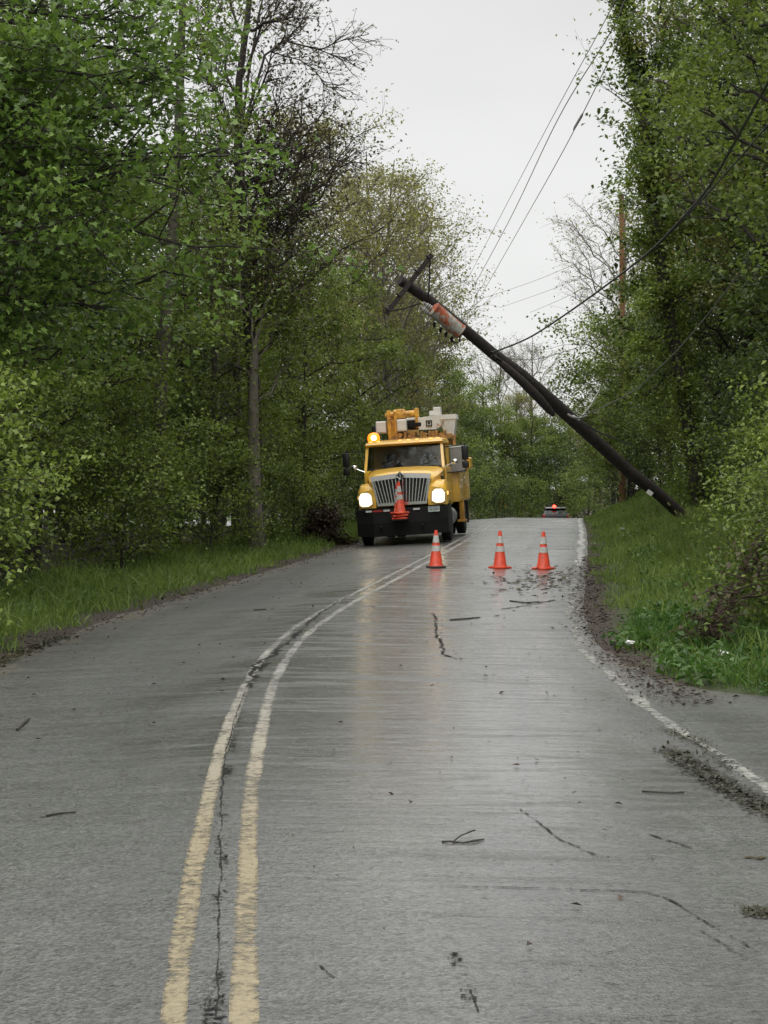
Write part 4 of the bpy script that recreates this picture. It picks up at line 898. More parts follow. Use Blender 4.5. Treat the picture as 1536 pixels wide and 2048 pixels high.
# grille
tw, bw_, gt, gb, gy = .80, .62, 1.84, 1.10, .335
fr = MB()
def fbar(p0, p1, wdt, y0, y1):
    p0 = Vector(p0); p1 = Vector(p1); d = (p1 - p0).normalized(); nn = Vector((-d.y, d.x)) * wdt / 2
    cs = [p0 + nn, p1 + nn, p1 - nn, p0 - nn]; fr.loft([[(q.x, y0, q.y) for q in cs], [(q.x, y1, q.y) for q in cs]])
fbar((-tw, gt - .03), (-.10, gt + .03), .13, gy - .10, gy + .02); fbar((tw, gt - .03), (.10, gt + .03), .13, gy - .101, gy + .021)
fbar((-.12, gt + .03), (.12, gt + .03), .12, gy - .085, gy + .01)
gr = fr.build('grille', M['grille_frame'], tk); fr = MB()
fbar((-tw + .02, gt), (-bw_ - .02, gb), .055, gy - .07, gy + .024); fbar((tw - .02, gt), (bw_ + .02, gb), .055, gy - .07, gy + .023); fbar((-bw_ - .04, gb), (bw_ + .04, gb), .075, gy - .082, gy + .026)
fr.build('grille_surround', M['chrome'], gr)

MB().loft([[(-tw, gy + .03, gt), (tw, gy + .03, gt), (bw_, gy + .03, gb), (-bw_, gy + .03, gb)], [(-tw, gy + .05, gt), (tw, gy + .05, gt), (bw_, gy + .05, gb), (-bw_, gy + .05, gb)]]).build('grille_backing', M['black_plastic'], gr)
for k in range(16):
    u = (k - 7.5) / 8.0; xt = u * (tw - .03); xb = u * (bw_ - .02)
    MB().loft([[(xb - .013, gy - .02, gb + .03), (xb + .013, gy - .02, gb + .03), (xb + .013, gy + .028, gb + .03), (xb - .013, gy + .028, gb + .03)], [(xt - .011, gy - .02, gt - .06), (xt + .011, gy - .02, gt - .06), (xt + .011, gy + .028, gt - .06), (xt - .011, gy + .028, gt - .06)]]).build('grille_bar', M['chrome'], gr)
em = MB(); em.loft([[(0, gy - .14, gt + .15), (.12, gy - .14, gt + .02), (0, gy - .14, gt - .10), (-.12, gy - .14, gt + .02)], [(0, gy - .10, gt + .15), (.12, gy - .10, gt + .02), (0, gy - .10, gt - .10), (-.12, gy - .10, gt + .02)]])
e1 = em.build('emblem', M['black_plastic'], gr)
em = MB()
for s in (-1, 1): em.tube([(s * .10, gy - .145, gt + .02), (0, gy - .145, gt + .13)], .010, 6).tube([(s * .10, gy - .145, gt + .02), (0, gy - .145, gt - .08)], .010, 6)
em.box(-.012, .012, gy - .15, gy - .14, gt - .05, gt + .09); em.build('emblem_rim', M['chrome'], e1)
# fenders + lamps
for s in (-1, 1):
    def fr_(y, zi, zo, zs, zt, xo): return [(s * .70, y, zi), (s * xo, y, zo), (s * (xo + .01), y, zs), (s * (xo - .07), y, zt), (s * .80, y, zt + .05), (s * .70, y, zt)]
    f = MB(); f.loft([fr_(.30, 1.02, 1.02, 1.34, 1.48, 1.12), fr_(.42, 1.0, 1.0, 1.44, 1.58, 1.18), fr_(.62, 1.02, 1.02, 1.52, 1.65, 1.20), fr_(.85, 1.10, 1.10, 1.56, 1.68, 1.21), fr_(1.15, 1.14, 1.14, 1.56, 1.68, 1.21), fr_(1.45, 1.10, 1.10, 1.52, 1.62, 1.20), fr_(1.66, .95, .95, 1.44, 1.54, 1.18), fr_(1.82, .72, .72, 1.30, 1.42, 1.12)])
    fe = f.build('fender', YM, tk, True, 40); MB().box(s * 1.215 - .004, s * 1.215 + .006, .7, 1.6, 1.30, 1.312).build('fender_seam', M['black_rubber'], fe)
    h = MB(); pts = [(1.155 * s, 1.10), (1.17 * s, 1.34), (1.10 * s, 1.46), (.90 * s, 1.47), (.80 * s, 1.38), (.78 * s, 1.12), (.90 * s, 1.05), (1.08 * s, 1.05)]
    cx = sum(p[0] for p in pts) / 8; cz = sum(p[1] for p in pts) / 8
    h.loft([[(x, .36, z) for x, z in pts], [(x, .27, z) for x, z in pts]])
    hl = h.build('headlight', M['dull_metal'], fe)
    MB().loft([[(cx + (x - cx) * k_, y_, cz + (z - cz) * k_) for x, z in pts] for k_, y_ in ((.88, .268), (.86, .235), (.62, .205), (.2, .195))]).build('lens', M['head_glow'], hl, True, 60)  # lens shape carries the added warm glow
    MB().lathe([(0, -.05), (.07, -.045), (.115, -.028), (.14, .0), (.14, .03), (0, .03)], (cx, .205, cz), 'Y', 28).build('lamp', M['head_lens'], hl, True, 60)
    t_ = MB().box(s * 1.195 - .02, s * 1.195 + .03, .50, .66, 1.27, 1.37, .015).build('turn_signal', M['amber_small'], fe)
# cab
cab = MB()
cab.box(-1.04, 1.04, 1.83, 3.95, .95, 2.05, .04)                        # lower shell
def prism4(a, b_, wx, wy): cab.loft([[(a[0] - wx, a[1] - wy, a[2]), (a[0] + wx, a[1] - wy, a[2]), (a[0] + wx, a[1] + wy, a[2]), (a[0] - wx, a[1] + wy, a[2])], [(b_[0] - wx, b_[1] - wy, b_[2]), (b_[0] + wx, b_[1] - wy, b_[2]), (b_[0] + wx, b_[1] + wy, b_[2]), (b_[0] - wx, b_[1] + wy, b_[2])]])
for s in (-1, 1):
    prism4((s * 1.0, 1.90, 2.04), (s * .955, 2.25, 2.74), .035, .05); prism4((s * 1.0, 3.15, 2.04), (s * .96, 3.12, 2.74), .03, .06)
cab.box(-1.0, 1.0, 3.83, 3.94, 2.04, 2.75, .01)
cab.loft([[(-1.0, 2.17, 2.725), (1.0, 2.17, 2.725), (1.01, 3.95, 2.725), (-1.01, 3.95, 2.725)], [(-1.0, 2.10, 2.78), (1.0, 2.10, 2.78), (1.01, 3.98, 2.78), (-1.01, 3.98, 2.78)], [(-.97, 2.14, 2.84), (.97, 2.14, 2.84), (.98, 3.95, 2.86), (-.98, 3.95, 2.86)], [(-.85, 2.35, 2.895), (.85, 2.35, 2.895), (.86, 3.85, 2.915), (-.86, 3.85, 2.915)]])
cabo = cab.build('cab', YM, tk, True, 35); cabo.scale = (1.08, 1, 1); cabo.location = (-.06, 0, 0)
MB().loft([[(-.965, 1.915, 2.06), (.965, 1.915, 2.06), (.965, 1.93, 2.06), (-.965, 1.93, 2.06)], [(-.92, 2.235, 2.725), (.92, 2.235, 2.725), (.92, 2.25, 2.725), (-.92, 2.25, 2.725)]]).build('windshield', M['glass'], cabo)
g_ = MB(); 
for a, b2 in (((-.98, 1.90, 2.07), (.98, 1.90, 2.07)), ((-.935, 2.215, 2.715), (.935, 2.215, 2.715)), ((-.98, 1.90, 2.07), (-.935, 2.215, 2.715)), ((.98, 1.90, 2.07), (.935, 2.215, 2.715))): g_.tube([a, b2], .022, 6)
g_.build('windshield_seal', M['black_rubber'], cabo)
for x0 in (-.62, .18): MB().tube([(x0, 1.86, 2.06), (x0 + .12, 1.885, 2.09), (x0 + .50, 1.97, 2.24)], .012, 6).build('wiper', M['black_plastic'], cabo)
for s in (-1, 1):
    d = MB().box(s * 1.045 - .012, s * 1.045 + .012, 1.98, 3.10, 1.02, 2.02, .01).build('door', YM, cabo); MB().box(s * 1.065 - .015, s * 1.065 + .015, 2.85, 3.02, 1.85, 1.9, .008).build('handle', M['black_plastic'], d)
    MB().loft([[(s * 1.0, 1.98, 2.06), (s * 1.0, 3.08, 2.06), (s * .985, 3.08, 2.06), (s * .985, 1.98, 2.06)], [(s * .965, 2.28, 2.70), (s * .965, 3.08, 2.70), (s * .95, 3.08, 2.70), (s * .95, 2.28, 2.70)]]).build('side_window', M['glass'], cabo)
    st = MB().box(s * .98 - .12, s * .98 + .12, 2.1, 2.9, .50, .56, .01).box(s * .98 - .12, s * .98 + .12, 2.1, 2.9, .78, .83, .01).build('cab_step', M['dull_metal'], tk)
dsh = MB().box(-.92, .92, 1.98, 2.40, 1.75, 2.05, .05).build('dashboard', M['black_plastic'], cabo)
sw = MB().lathe([(.235, -.014), (.262, -.014), (.262, .014), (.235, .014)], (0, 0, 0), 'Z', 28)
sw.box(-.24, .24, -.02, .02, -.012, .012); sw.box(-.02, .02, -.24, .02, -.012, .012)
sw = sw.build('steering_wheel', M['black_plastic'], cabo, True); sw.location = (.50, 2.52, 2.02); sw.rotation_euler = (R_(38), 0, 0)
for x in (-.48, .50):
    MB().box(x - .25, x + .25, 2.85, 3.35, 1.42, 1.58, .05).box(x - .25, x + .25, 3.30, 3.44, 1.5, 2.3, .05).box(x - .13, x + .13, 3.32, 3.42, 2.3, 2.5, .04).build('seat', M['seat_cloth'], cabo)
for x in (-.86, -.66, -.10, .0 + .12, .34, .70, .88)[:7]:
    MB().box(x - .04, x + .04, 2.12, 2.20, 2.84, 2.885, .014).build('roof_marker_light', M['amber_small'] if abs(x) > .6 or abs(x) < .4 else YM, cabo)
# mirrors
for s, X in ((-1, -1.50), (1, 1.56)):
    m_ = MB().box(X - .085, X + .085, 1.92, 2.04, 2.20, 2.60, .03).box(X - .085, X + .085, 1.92, 2.04, 1.97, 2.17, .03).build('mirror', M['black_plastic'], cabo, True)
    MB().tube([(s * 1.03, 2.05, 2.60), (X - s * .0, 2.0, 2.63)], .015, 6).tube([(s * 1.04, 2.05, 1.86), (X, 2.0, 1.90)], .015, 6).tube([(X, 2.02, 1.88), (X, 2.02, 2.65)], .014, 6).build('mirror_bracket', M['black_steel'], m_)
    MB().lathe([(0, -.05), (.045, -.045), (.075, -.02), (.08, .02), (0, .03)], (X - s * .24, 1.6, 2.16), 'Y', 16).tube([(X - s * .24, 1.62, 2.16), (s * .98, 1.60, 2.02)], .010, 5).build('convex_mirror', M['chrome'], m_, True)
ex = MB().tube([(.93, 4.05, .9), (.93, 4.05, 2.7)], .06, 12).build('exhaust_stack', M['dull_metal'], tk, True)
# utility body
ub = MB(); ub.box(-1.22, -.72, 4.15, 8.1, 1.0, 2.02, .02).box(.72, 1.22, 4.15, 8.1, 1.0, 2.02, .02).box(-.74, .74, 4.15, 8.1, .90, 1.12, .01).box(-.74, .74, 4.15, 4.25, 1.1, 2.0)
ubo = ub.build('utility_body', YM, tk, True, 35)
for s in (-1, 1):
    for y0, y1, z0, z1 in ((4.22, 5.1, 1.05, 1.96), (5.14, 5.5, 1.35, 1.96), (5.54, 6.85, 1.5, 1.96), (6.9, 8.03, 1.05, 1.96)):
        d = MB().box(s * 1.23 - .012, s * 1.23 + .014, y0, y1, z0, z1, .006).build('locker_door', YM, ubo); MB().box(s * 1.25 - .008, s * 1.25 + .012, (y0 + y1) / 2 - .07, (y0 + y1) / 2 + .07, z0 + .4 * (z1 - z0), z0 + .4 * (z1 - z0) + .05).build('handle', M['chrome'], d)
    MB().box(s * 1.0 - .25, s * 1.0 + .25, 6.85, 6.88, .30, .98).build('mud_flap', M['black_rubber'], ubo)
    MB().box(s * 1.0 - .2, s * 1.0 + .2, 8.1, 8.14, 1.15, 1.3, .01).build('tail_light', M['red_lens'], ubo)
tb = MB().box(1.03, 1.44, 4.00, 4.5, 1.86, 2.58, .02).build('side_locker', M['grey_box'], tk); MB().box(1.02, 1.45, 3.985, 4.51, 2.585, 2.66, .015).build('locker_lid', M['fibre_white'], tb)
MB().box(1.24, 1.50, 5.6, 6.4, 1.95, 2.30, .05).build('hose_reel_box', YM, tk); 
for s in (-1, 1): MB().box(s * 1.19 - .07, s * 1.19 + .07, 5.05, 5.22, .45, 1.1, .02).box(s * 1.19 - .13, s * 1.19 + .13, 4.98, 5.3, .38, .452, .01).build('outrigger', M['boom_yellow'], tk)
MB().lathe([(0, 0), (.28, 0), (.28, .9), (0, .9)], (.88, 3.0, .62), 'Y', 20).build('fuel_tank', M['dull_metal'], tk, True).location = (0, -.1, 0)
# beacon
bc = MB().box(-1.19, -.95, 3.55, 4.05, 2.80, 2.84, .01).lathe([(.11, 2.84), (.12, 2.88), (.10, 2.89)], (-1.09, 3.7, 0), 'Z', 20).tube([(-1.0, 3.85, 2.7), (-1.09, 3.85, 2.82)], .02).build('beacon', M['black_plastic'], tk, True)
bl_ = MB().lathe([(.135, 2.87), (.17, 2.92), (.18, 3.02), (.155, 3.11), (.08, 3.165), (0, 3.18)], (-1.09, 3.7, 0), 'Z', 24).build('beacon_lens', M['amber_lit'], bc, True, 60)
MB().lathe([(0, -.10), (.05, -.08), (.075, -.03), (.08, .02), (.06, .07), (0, .10)], (-1.07, 3.56, 3.015), 'Y', 20).build('beacon_lamp', M['amber_core'], bc, True, 60)
# boom assembly
DY = 4.7
pd = MB().lathe([(0, 1.1), (.42, 1.1), (.42, 1.25), (.34, 1.3), (.34, 2.55), (.46, 2.6), (.46, 2.72), (0, 2.72)], (0, 5.1, 0), 'Z', 24).build('pedestal', M['boom_yellow'], tk, True, 35)
rk = MB().box(-.75, 1.22, 4.35, 4.47, 2.88, 2.97, .01)
for x in (-.55, -.30, -.05, .18, .42, .62, .85): rk.box(x, x + .07, 4.40, 5.2, 2.80, 3.14, .01)
rk.box(-.7, 1.15, 4.9, 5.02, 2.72, 2.86, .01).box(-.85, -.75, 4.3, 4.4, 2.0, 2.95, .01).box(1.12, 1.2, 4.3, 4.4, 2.0, 2.95, .01)
rk.build('boom_rest', M['rusty_yellow'], tk)
hy = MB()
for x, z in ((-.62, 2.99), (-.42, 3.06), (-.12, 3.0), (.30, 3.03), (.55, 3.06), (.78, 3.0)): hy.lathe([(0, 0), (.075, 0), (.075, .5), (.045, .5), (.045, .8), (0, .8)], (x, 4.45, z), 'Y', 12)
hy.build('hydraulic_cylinder', M['rusty_yellow'], tk, True)
tr_ = MB().box(-.80, -.68, DY, DY + .5, 2.7, 3.62, .03).box(-.60, -.50, DY, DY + .5, 2.7, 3.80, .03).box(-.70, -.48, DY + .1, DY + .7, 3.05, 3.55, .02)
tr_.build('turret', M['boom_yellow'], tk)
eb = MB().lathe([(0, -.86), (.06, -.86), (.06, -.80), (.095, -.80), (.095, -.62), (.15, -.60), (.17, -.42), (.15, -.28), (.10, -.26), (.10, .02), (.13, .03), (.13, .09), (0, .09)], (0, DY + .2, 3.70), 'X', 18)
eb.box(.02, .12, DY + .05, DY + .4, 3.25, 3.86, .02).box(-.80, -.70, DY + .05, DY + .35, 3.5, 3.84, .02).box(-.52, -.30, DY + .05, DY + .45, 3.58, 3.86, .04).build('boom_elbow', M['boom_yellow'], tk, True, 35)
MB().box(-.65, -.30, DY + .3, 8.9, 3.12, 3.48, .03).build('lower_boom', M['boom_yellow'], tk)
for x0, x1, z0, z1 in ((-1.12, -.83, 3.16, 3.52), (-.50, -.22, 3.18, 3.54)):
    u_ = MB().box(x0, x1, DY - .15, DY + .35, z0, z1, .025).build('control_box', M['fibre_white'], tk)
    MB().box(x0 + .03, x1 - .03, DY - .16, DY - .14, z0 + .03, z1 - .03, .008).build('lid', M['fibre_white'], u_)
MB().box(-1.26, -1.12, DY, DY + .25, 3.24, 3.40, .02).build('boom_camera_box', M['black_plastic'], tk)
MB().box(-.21, .12, DY + .1, DY + .5, 3.22, 3.50, .03).lathe([(0, 0), (.09, 0), (.09, .12), (0, .12)], (-.04, DY, 3.36), 'Y', 14).box(-.02, .2, DY - .02, DY + .2, 3.3, 3.42, .02).build('boom_joint', M['black_steel'], tk, True, 35)
ub2 = MB(); ub2.loft([[(.12, DY, 3.20), (.12, DY, 3.56), (.12, DY + .45, 3.56), (.12, DY + .45, 3.20)], [(.62, DY - .02, 3.18), (.62, DY - .02, 3.60), (.62, DY + .47, 3.60), (.62, DY + .47, 3.18)], [(.84, DY, 3.30), (.84, DY, 3.60), (.84, DY + .45, 3.60), (.84, DY + .45, 3.30)]])
ub2.box(-.25, .16, DY + .1, DY + .45, 3.50, 3.58, .02); ub_ = ub2.build('upper_boom', M['fibre_white'], tk)
q = MB(); q.box(.34, .52, DY - .04, DY - .02, 3.28, 3.31).box(.34, .52, DY - .04, DY - .02, 3.43, 3.46).box(.34, .37, DY - .04, DY - .02, 3.30, 3.44).box(.49, .52, DY - .04, DY - .02, 3.30, 3.44).box(.40, .46, DY - .04, DY - .02, 3.35, 3.41).build('boom_badge', M['black_plastic'], ub_)
MB().box(.44, .78, DY + .1, DY + .4, 3.60, 3.74, .02).box(.56, .78, DY + .1, DY + .4, 3.70, 3.84, .02).build('jib_head', M['fibre_white'], tk)
bk_ = MB(); bz0, bz1 = 2.92, 3.60
bk_.loft([[(.84, DY - .02, bz0 + .05), (1.12, DY - .02, bz0), (1.12, DY + .6, bz0), (.84, DY + .6, bz0 + .05)], [(.80, DY - .08, 3.45), (1.22, DY - .08, 3.45), (1.22, DY + .66, 3.45), (.80, DY + .66, 3.45)], [(.78, DY - .10, 3.46), (1.25, DY - .10, 3.46), (1.25, DY + .68, 3.46), (.78, DY + .68, 3.46)], [(.78, DY - .10, bz1), (1.22, DY - .10, bz1), (1.22, DY + .68, bz1), (.78, DY + .68, bz1)],
          [(.83, DY - .05, bz1), (1.17, DY - .05, bz1), (1.17, DY + .63, bz1), (.83, DY + .63, bz1)], [(.86, DY, bz0 + .1), (1.1, DY, bz0 + .1), (1.1, DY + .58, bz0 + .1), (.86, DY + .58, bz0 + .1)]])
bko = bk_.build('bucket', M['fibre_white'], tk)
MB().tube([(.66, DY - .06, 3.34), (.78, DY - .16, 3.26), (.84, DY - .14, 3.36), (.86, DY - .1, 3.46)], .018, 6).build('hydraulic_hose', M['rusty_yellow'], bko, True)
MB().box(.86, 1.10, DY - .14, DY - .02, 2.92, 3.04, .03).build('bucket_mount', M['rusty_yellow'], bko)

# ------------------------------------------------------------------ people in the cab
def crew(name, loc, label, vest):
    root = empty(name, loc); tag(root, label, 'person', None)
    J = {'pel': (0, 0, .10), 'spi': (0, .02, .32), 'che': (0, .0, .50), 'nec': (0, -.01, .62), 'hb': (0, -.015, .68), 'hd': (0, -.03, .77), 'ht': (0, -.02, .86)}
    E = [('pel', 'spi'), ('spi', 'che'), ('che', 'nec'), ('nec', 'hb'), ('hb', 'hd'), ('hd', 'ht')]
    Rr = {'pel': .15, 'spi': .135, 'che': .15, 'nec': .058, 'hb': .058, 'hd': .098, 'ht': .072}
    for s, n in ((-1, 'l'), (1, 'r')):
        for k, p, r in (('sh', (s * .18, 0, .54), .065), ('el', (s * .25, -.20, .36), .045), ('wr', (s * .20, -.44, .42), .030), ('pa', (s * .19, -.50, .44), .034),
                        ('hi', (s * .10, -.02, .08), .09), ('kn', (s * .14, -.46, .12), .065), ('an', (s * .14, -.56, -.30), .04), ('to', (s * .14, -.72, -.36), .035)): J[k + n] = p; Rr[k + n] = r
        E += [('che', 'sh' + n), ('sh' + n, 'el' + n), ('el' + n, 'wr' + n), ('wr' + n, 'pa' + n), ('pel', 'hi' + n), ('hi' + n, 'kn' + n), ('kn' + n, 'an' + n), ('an' + n, 'to' + n)]
        for f in range(4):
            a = (s * (.165 + f * .017), -.53, .455 - f * .004); b2 = (a[0], -.565 + (.006 if f in (0, 3) else 0), .44 - f * .004); c2 = (a[0], -.56, .415 - f * .002)
            for q, p, r in (('a', a, .0095), ('b', b2, .009), ('c', c2, .0075)): J[f'f{f}{q}{n}'] = p; Rr[f'f{f}{q}{n}'] = r
            E += [('pa' + n, f'f{f}a{n}'), (f'f{f}a{n}', f'f{f}b{n}'), (f'f{f}b{n}', f'f{f}c{n}')]
        J['th' + n] = (s * .150, -.52, .425); Rr['th' + n] = .011; E.append(('pa' + n, 'th' + n))
    def skin(nm, keys, grow, mat):
        ks = [k for k in J if k in keys]; ix = {k: i for i, k in enumerate(ks)}
        me = bpy.data.meshes.new(nm); me.from_pydata([J[k] for k in ks], [(ix[a], ix[b]) for a, b in E if a in ix and b in ix], []); o = bpy.data.objects.new(nm, me); col.objects.link(o); o.parent = root
        m_ = o.modifiers.new('skin', 'SKIN'); sv = me.skin_vertices[0].data
        for k in ks: sv[ix[k]].radius = (Rr[k] + grow, (Rr[k] + grow) * (1.0 if k not in ('che', 'spi', 'pel') else .8)); sv[ix[k]].use_root = False
        sv[ix[ks[0]]].use_root = True; sb = o.modifiers.new('sub', 'SUBSURF'); sb.levels = sb.render_levels = 2; me.materials.append(mat); return o
    skin('body', list(J), 0, M['skin'])
    skin('shirt', ['pel', 'spi', 'che', 'shl', 'shr', 'ell', 'elr'], .014, vest); skin('trousers', ['pel', 'hil', 'hir', 'knl', 'knr', 'anl', 'anr'], .012, M['navy'])
    MB().lathe([(0, .93), (.05, .925), (.10, .89), (.122, .82), (.15, .815), (.15, .805), (.12, .80)], (0, -.02, 0), 'Z', 20).build('helmet', M['helmet'], root, True)
    f = MB()
    for s in (-1, 1): f.lathe([(0, -.012), (.012, -.008), (.013, 0), (0, .004)], (s * .034, -.122, .785), 'Y', 8)
    f.build('eyes', M['black_plastic'], root, True)
    MB().loft([[(-.012, -.122, .755), (.012, -.122, .755), (.004, -.120, .79), (-.004, -.120, .79)], [(-.010, -.142, .752), (.010, -.142, .752), (.003, -.128, .785), (-.003, -.128, .785)]]).build('nose', M['skin'], root)
    MB().box(-.026, .026, -.122, -.112, .722, .730).build('mouth', M['red_lens'], root)
    for s in (-1, 1): MB().lathe([(0, -.01), (.022, -.008), (.024, .004), (0, .01)], (s * .098, -.02, .77), 'X', 10).build('ear', M['skin'], root, True)
    MB().box(-.12, -.08, -.139, -.131, .2, .56).box(.08, .12, -.139, -.131, .2, .56).box(-.15, .15, -.142, -.133, .3, .35).build('reflective_stripe', M['silver_band'], root)
    return root
tm = Matrix.Translation(tk.location) @ Matrix.Rotation(TRZ, 4, 'Z') @ Matrix.Rotation(TRY, 4, 'Y')
def in_truck(o, l): o.location = tm @ Vector(l); o.rotation_euler = (0, TRY, TRZ)
p1 = crew('person', (0, 0, 0), 'driver in a yellow green safety vest behind the truck wheel', M['hivis']); in_truck(p1, (.50, 3.06, 1.58))
p2 = crew('person', (0, 0, 0), 'passenger in dark clothing seated on the far side of the driver', M['navy']); in_truck(p2, (-.48, 3.06, 1.58))
# ------------------------------------------------------------------ traffic cones
def make_cone(loc, rot, label, group, blackbase=False, sc=1):
    r = empty('traffic_cone', loc, rot); r.scale = (sc,) * 3; tag(r, label, 'traffic cone', group)
    Hh = .74; rb = .135; rt = .030
    def rad(z): return rb + (rt - rb) * (z - .03) / (Hh - .03)
    def seg(z0, z1, grow=0): return [(max(rad(z0) + grow - .012, .001), z0), (rad(z0) + grow, z0), (rad(z1) + grow, z1), (max(rad(z1) + grow - .012, .001), z1)]
    b = MB().lathe([(.0, .03), (.15, .03), (.142, .05)] + [(rad(.06), .06), (rad(Hh - .02), Hh - .02), (rt * .8, Hh), (rt * .55, Hh), (rt * .5, Hh - .03), (0, Hh - .03)], seg=28); b.build('body', M['cone_orange'], r, True, 50)
    MB().lathe(seg(.325, .435, .003), seg=28).build('reflective_band', M['cone_white'], r, True, 50)
    MB().lathe(seg(.495, .635, .003), seg=28).build('reflective_band', M['cone_white'], r, True, 50)
    bs = MB(); pts = []
    for k in range(24):
        a = 2 * math.pi * k / 24; c_, s_ = math.cos(a), math.sin(a); m_ = max(abs(c_), abs(s_)) ** .75; pts.append((.185 * c_ / m_, .185 * s_ / m_))
    bs.loft([[(x, y, 0) for x, y in pts], [(x, y, .022) for x, y in pts], [(x * .93, y * .93, .034) for x, y in pts]]); bs.build('base', M['cone_black'] if blackbase else M['cone_orange'], r)
    return r
GC = 'traffic cones standing across the right lane'
for px, py, lb, bb_, a in ((872, 1137.5, 'orange cone with a black base, standing next to the yellow lines', True, .2), (1000, 1138.5, 'orange cone with an orange base in the middle of the lane', False, .5), (1087, 1140.5, 'orange cone with an orange base beside the bark debris', False, .9)):
    Y = 34.4
    for _ in range(4):
        x = px2x(px, Y); Y = F_PX * (CH - float(ground(x, Y))) / (py - 2 - HZN)
    make_cone((x, Y, float(ground(x, Y)) + .006), (0, 0, a), lb, GC, bb_)
# stack hung on the truck bumper
for k, lb in enumerate(('bottom cone of the stack carried on the truck bumper', 'middle cone of the stack carried on the truck bumper', 'top cone of the stack on the truck bumper, its white bands showing')):
    c = make_cone((0, 0, 0), (0, 0, 0), lb, 'cones stacked on the truck bumper', sc=1.16); c.location = tm @ Vector((-.02, -.27, .70 + .075 * k)); c.rotation_euler = (0, TRY + (.02, -.03, .01)[k], TRZ + .3 * k)
hb_ = MB().box(-.22, .18, -.5, -.04, .655, .69, .008).build('cone_holder', M['black_steel'], tk)

# ------------------------------------------------------------------ leaning utility pole
YB, YT = 45.0, 40.5
pix = [(1374, 1040), (1315, 986), (1260, 945), (1206, 895), (1151, 845), (1101, 800), (1042, 749), (987, 708), (928, 658), (855, 598), (800, 560)]
acc = [0]
for a, b in zip(pix[:-1], pix[1:]): acc.append(acc[-1] + math.hypot(a[0] - b[0], a[1] - b[1]))
pp = [P(px, py, YB + (YT - YB) * s / acc[-1]) for (px, py), s in zip(pix, acc)]
dirb = (pp[0] - pp[1]).normalized(); pp = [pp[0] + dirb * .9] + pp
root = empty('utility_pole', tuple(pp[1])); tag(root, 'broken dark wooden utility pole leaning far over the road', 'utility pole')
o0 = Vector(pp[1]); loc = lambda v: Vector(v) - o0
rad = np.interp(np.arange(len(pp)), [0, 1, 6, 8, len(pp) - 1], [.155, .15, .158, .138, .118])
MB().tube([loc(p) for p in pp], list(rad), 16).build('pole_shaft', M['pole_wood'], root, True, 50)
ax = (pp[-1] - pp[-3]).normalized(); view = Vector((0, 1, 0)); side = ax.cross(view).normalized()   # side: perpendicular to the shaft, in the picture plane
def along(i, u): return pp[i].lerp(pp[i + 1], u)
# crossarm
A = P(864, 509, YT - .16); B = P(772, 628, YT - .16); d = (B - A)
ca = MB(); L_ = d.length; q = Vector((0, 0, 1)).rotation_difference(d.normalized()).to_matrix().to_4x4(); tmp = bmesh.new()
ca.box(-.055, .055, -.05, .05, 0, L_, .006, rot=q, piv=(0, 0, 0)); bmesh.ops.translate(ca.bm, verts=ca.bm.verts[:], vec=loc(A))
arm = ca.build('crossarm', M['pole_wood'], root)
for px0, py0, px1, py1 in ((860, 522, 857, 600), (783, 622, 842, 606)):
    MB().tube([loc(P(px0, py0, YT - .22)), loc(P((px0 + px1) / 2, (py0 + py1) / 2 + 2, YT - .2)), loc(P(px1, py1, YT - .12))], .020, 6).build('brace', M['black_steel'], arm)
for u in (.06, .30, .70, .94):
    p = A.lerp(B, u) + Vector((0, -.06, 0)); i_ = MB()
    n_ = (d.normalized().cross(view)).normalized() * (-1 if d.normalized().cross(view).x > 0 else 1)
    i_.tube([loc(p), loc(p + n_ * .10)], [.022, .03], 8); i_.build('insulator', M['black_plastic'], arm)
# transformer tank: rusty white cylinder lying along the shaft
def rust():
    m, t, b, o = new_mat('rusty_white_tank'); T = t.nodes.new; K = t.links.new; tcn = T('ShaderNodeTexCoord'); n = T('ShaderNodeTexNoise'); n.inputs['Scale'].default_value = 3.4; n.inputs['Detail'].default_value = 7; n.inputs['Roughness'].default_value = .7
    K(tcn.outputs['Object'], n.inputs[0]); r = T('ShaderNodeValToRGB'); cr_ = r.color_ramp; cr_.elements[0].position = .40; cr_.elements[0].color = (.34, .35, .32, 1); cr_.elements[1].position = .66; cr_.elements[1].color = (.07, .02, .01, 1)
    e_ = cr_.elements.new(.49); e_.color = (.24, .19, .15, 1); e_ = cr_.elements.new(.52); e_.color = (.38, .085, .028, 1); K(n.outputs[0], r.inputs[0]); K(r.outputs[0], b.inputs['Base Color']); b.inputs['Roughness'].default_value = .55; return m
M['rust'] = rust()
T0 = P(864, 619, 40.45); T1 = P(921, 667, 40.7); dt = (T1 - T0); ln = dt.length; dt.normalize(); qt = Vector((0, 0, 1)).rotation_difference(dt).to_matrix().to_4x4()
tk_ = MB().lathe([(0, -.02), (.13, 0), (.185, .03), (.185, .05), (.175, .06), (.175, ln - .06), (.185, ln - .05), (.185, ln - .02), (0, ln)], seg=28)
bmesh.ops.transform(tk_.bm, matrix=Matrix.Translation(loc(T0) + Vector((0, -.28, 0))) @ qt, verts=tk_.bm.verts[:]); tank = tk_.build('transformer_tank', M['rust'], root, True, 40)
lowv = dt.cross(view).normalized(); lowv = lowv if lowv.z < 0 else -lowv
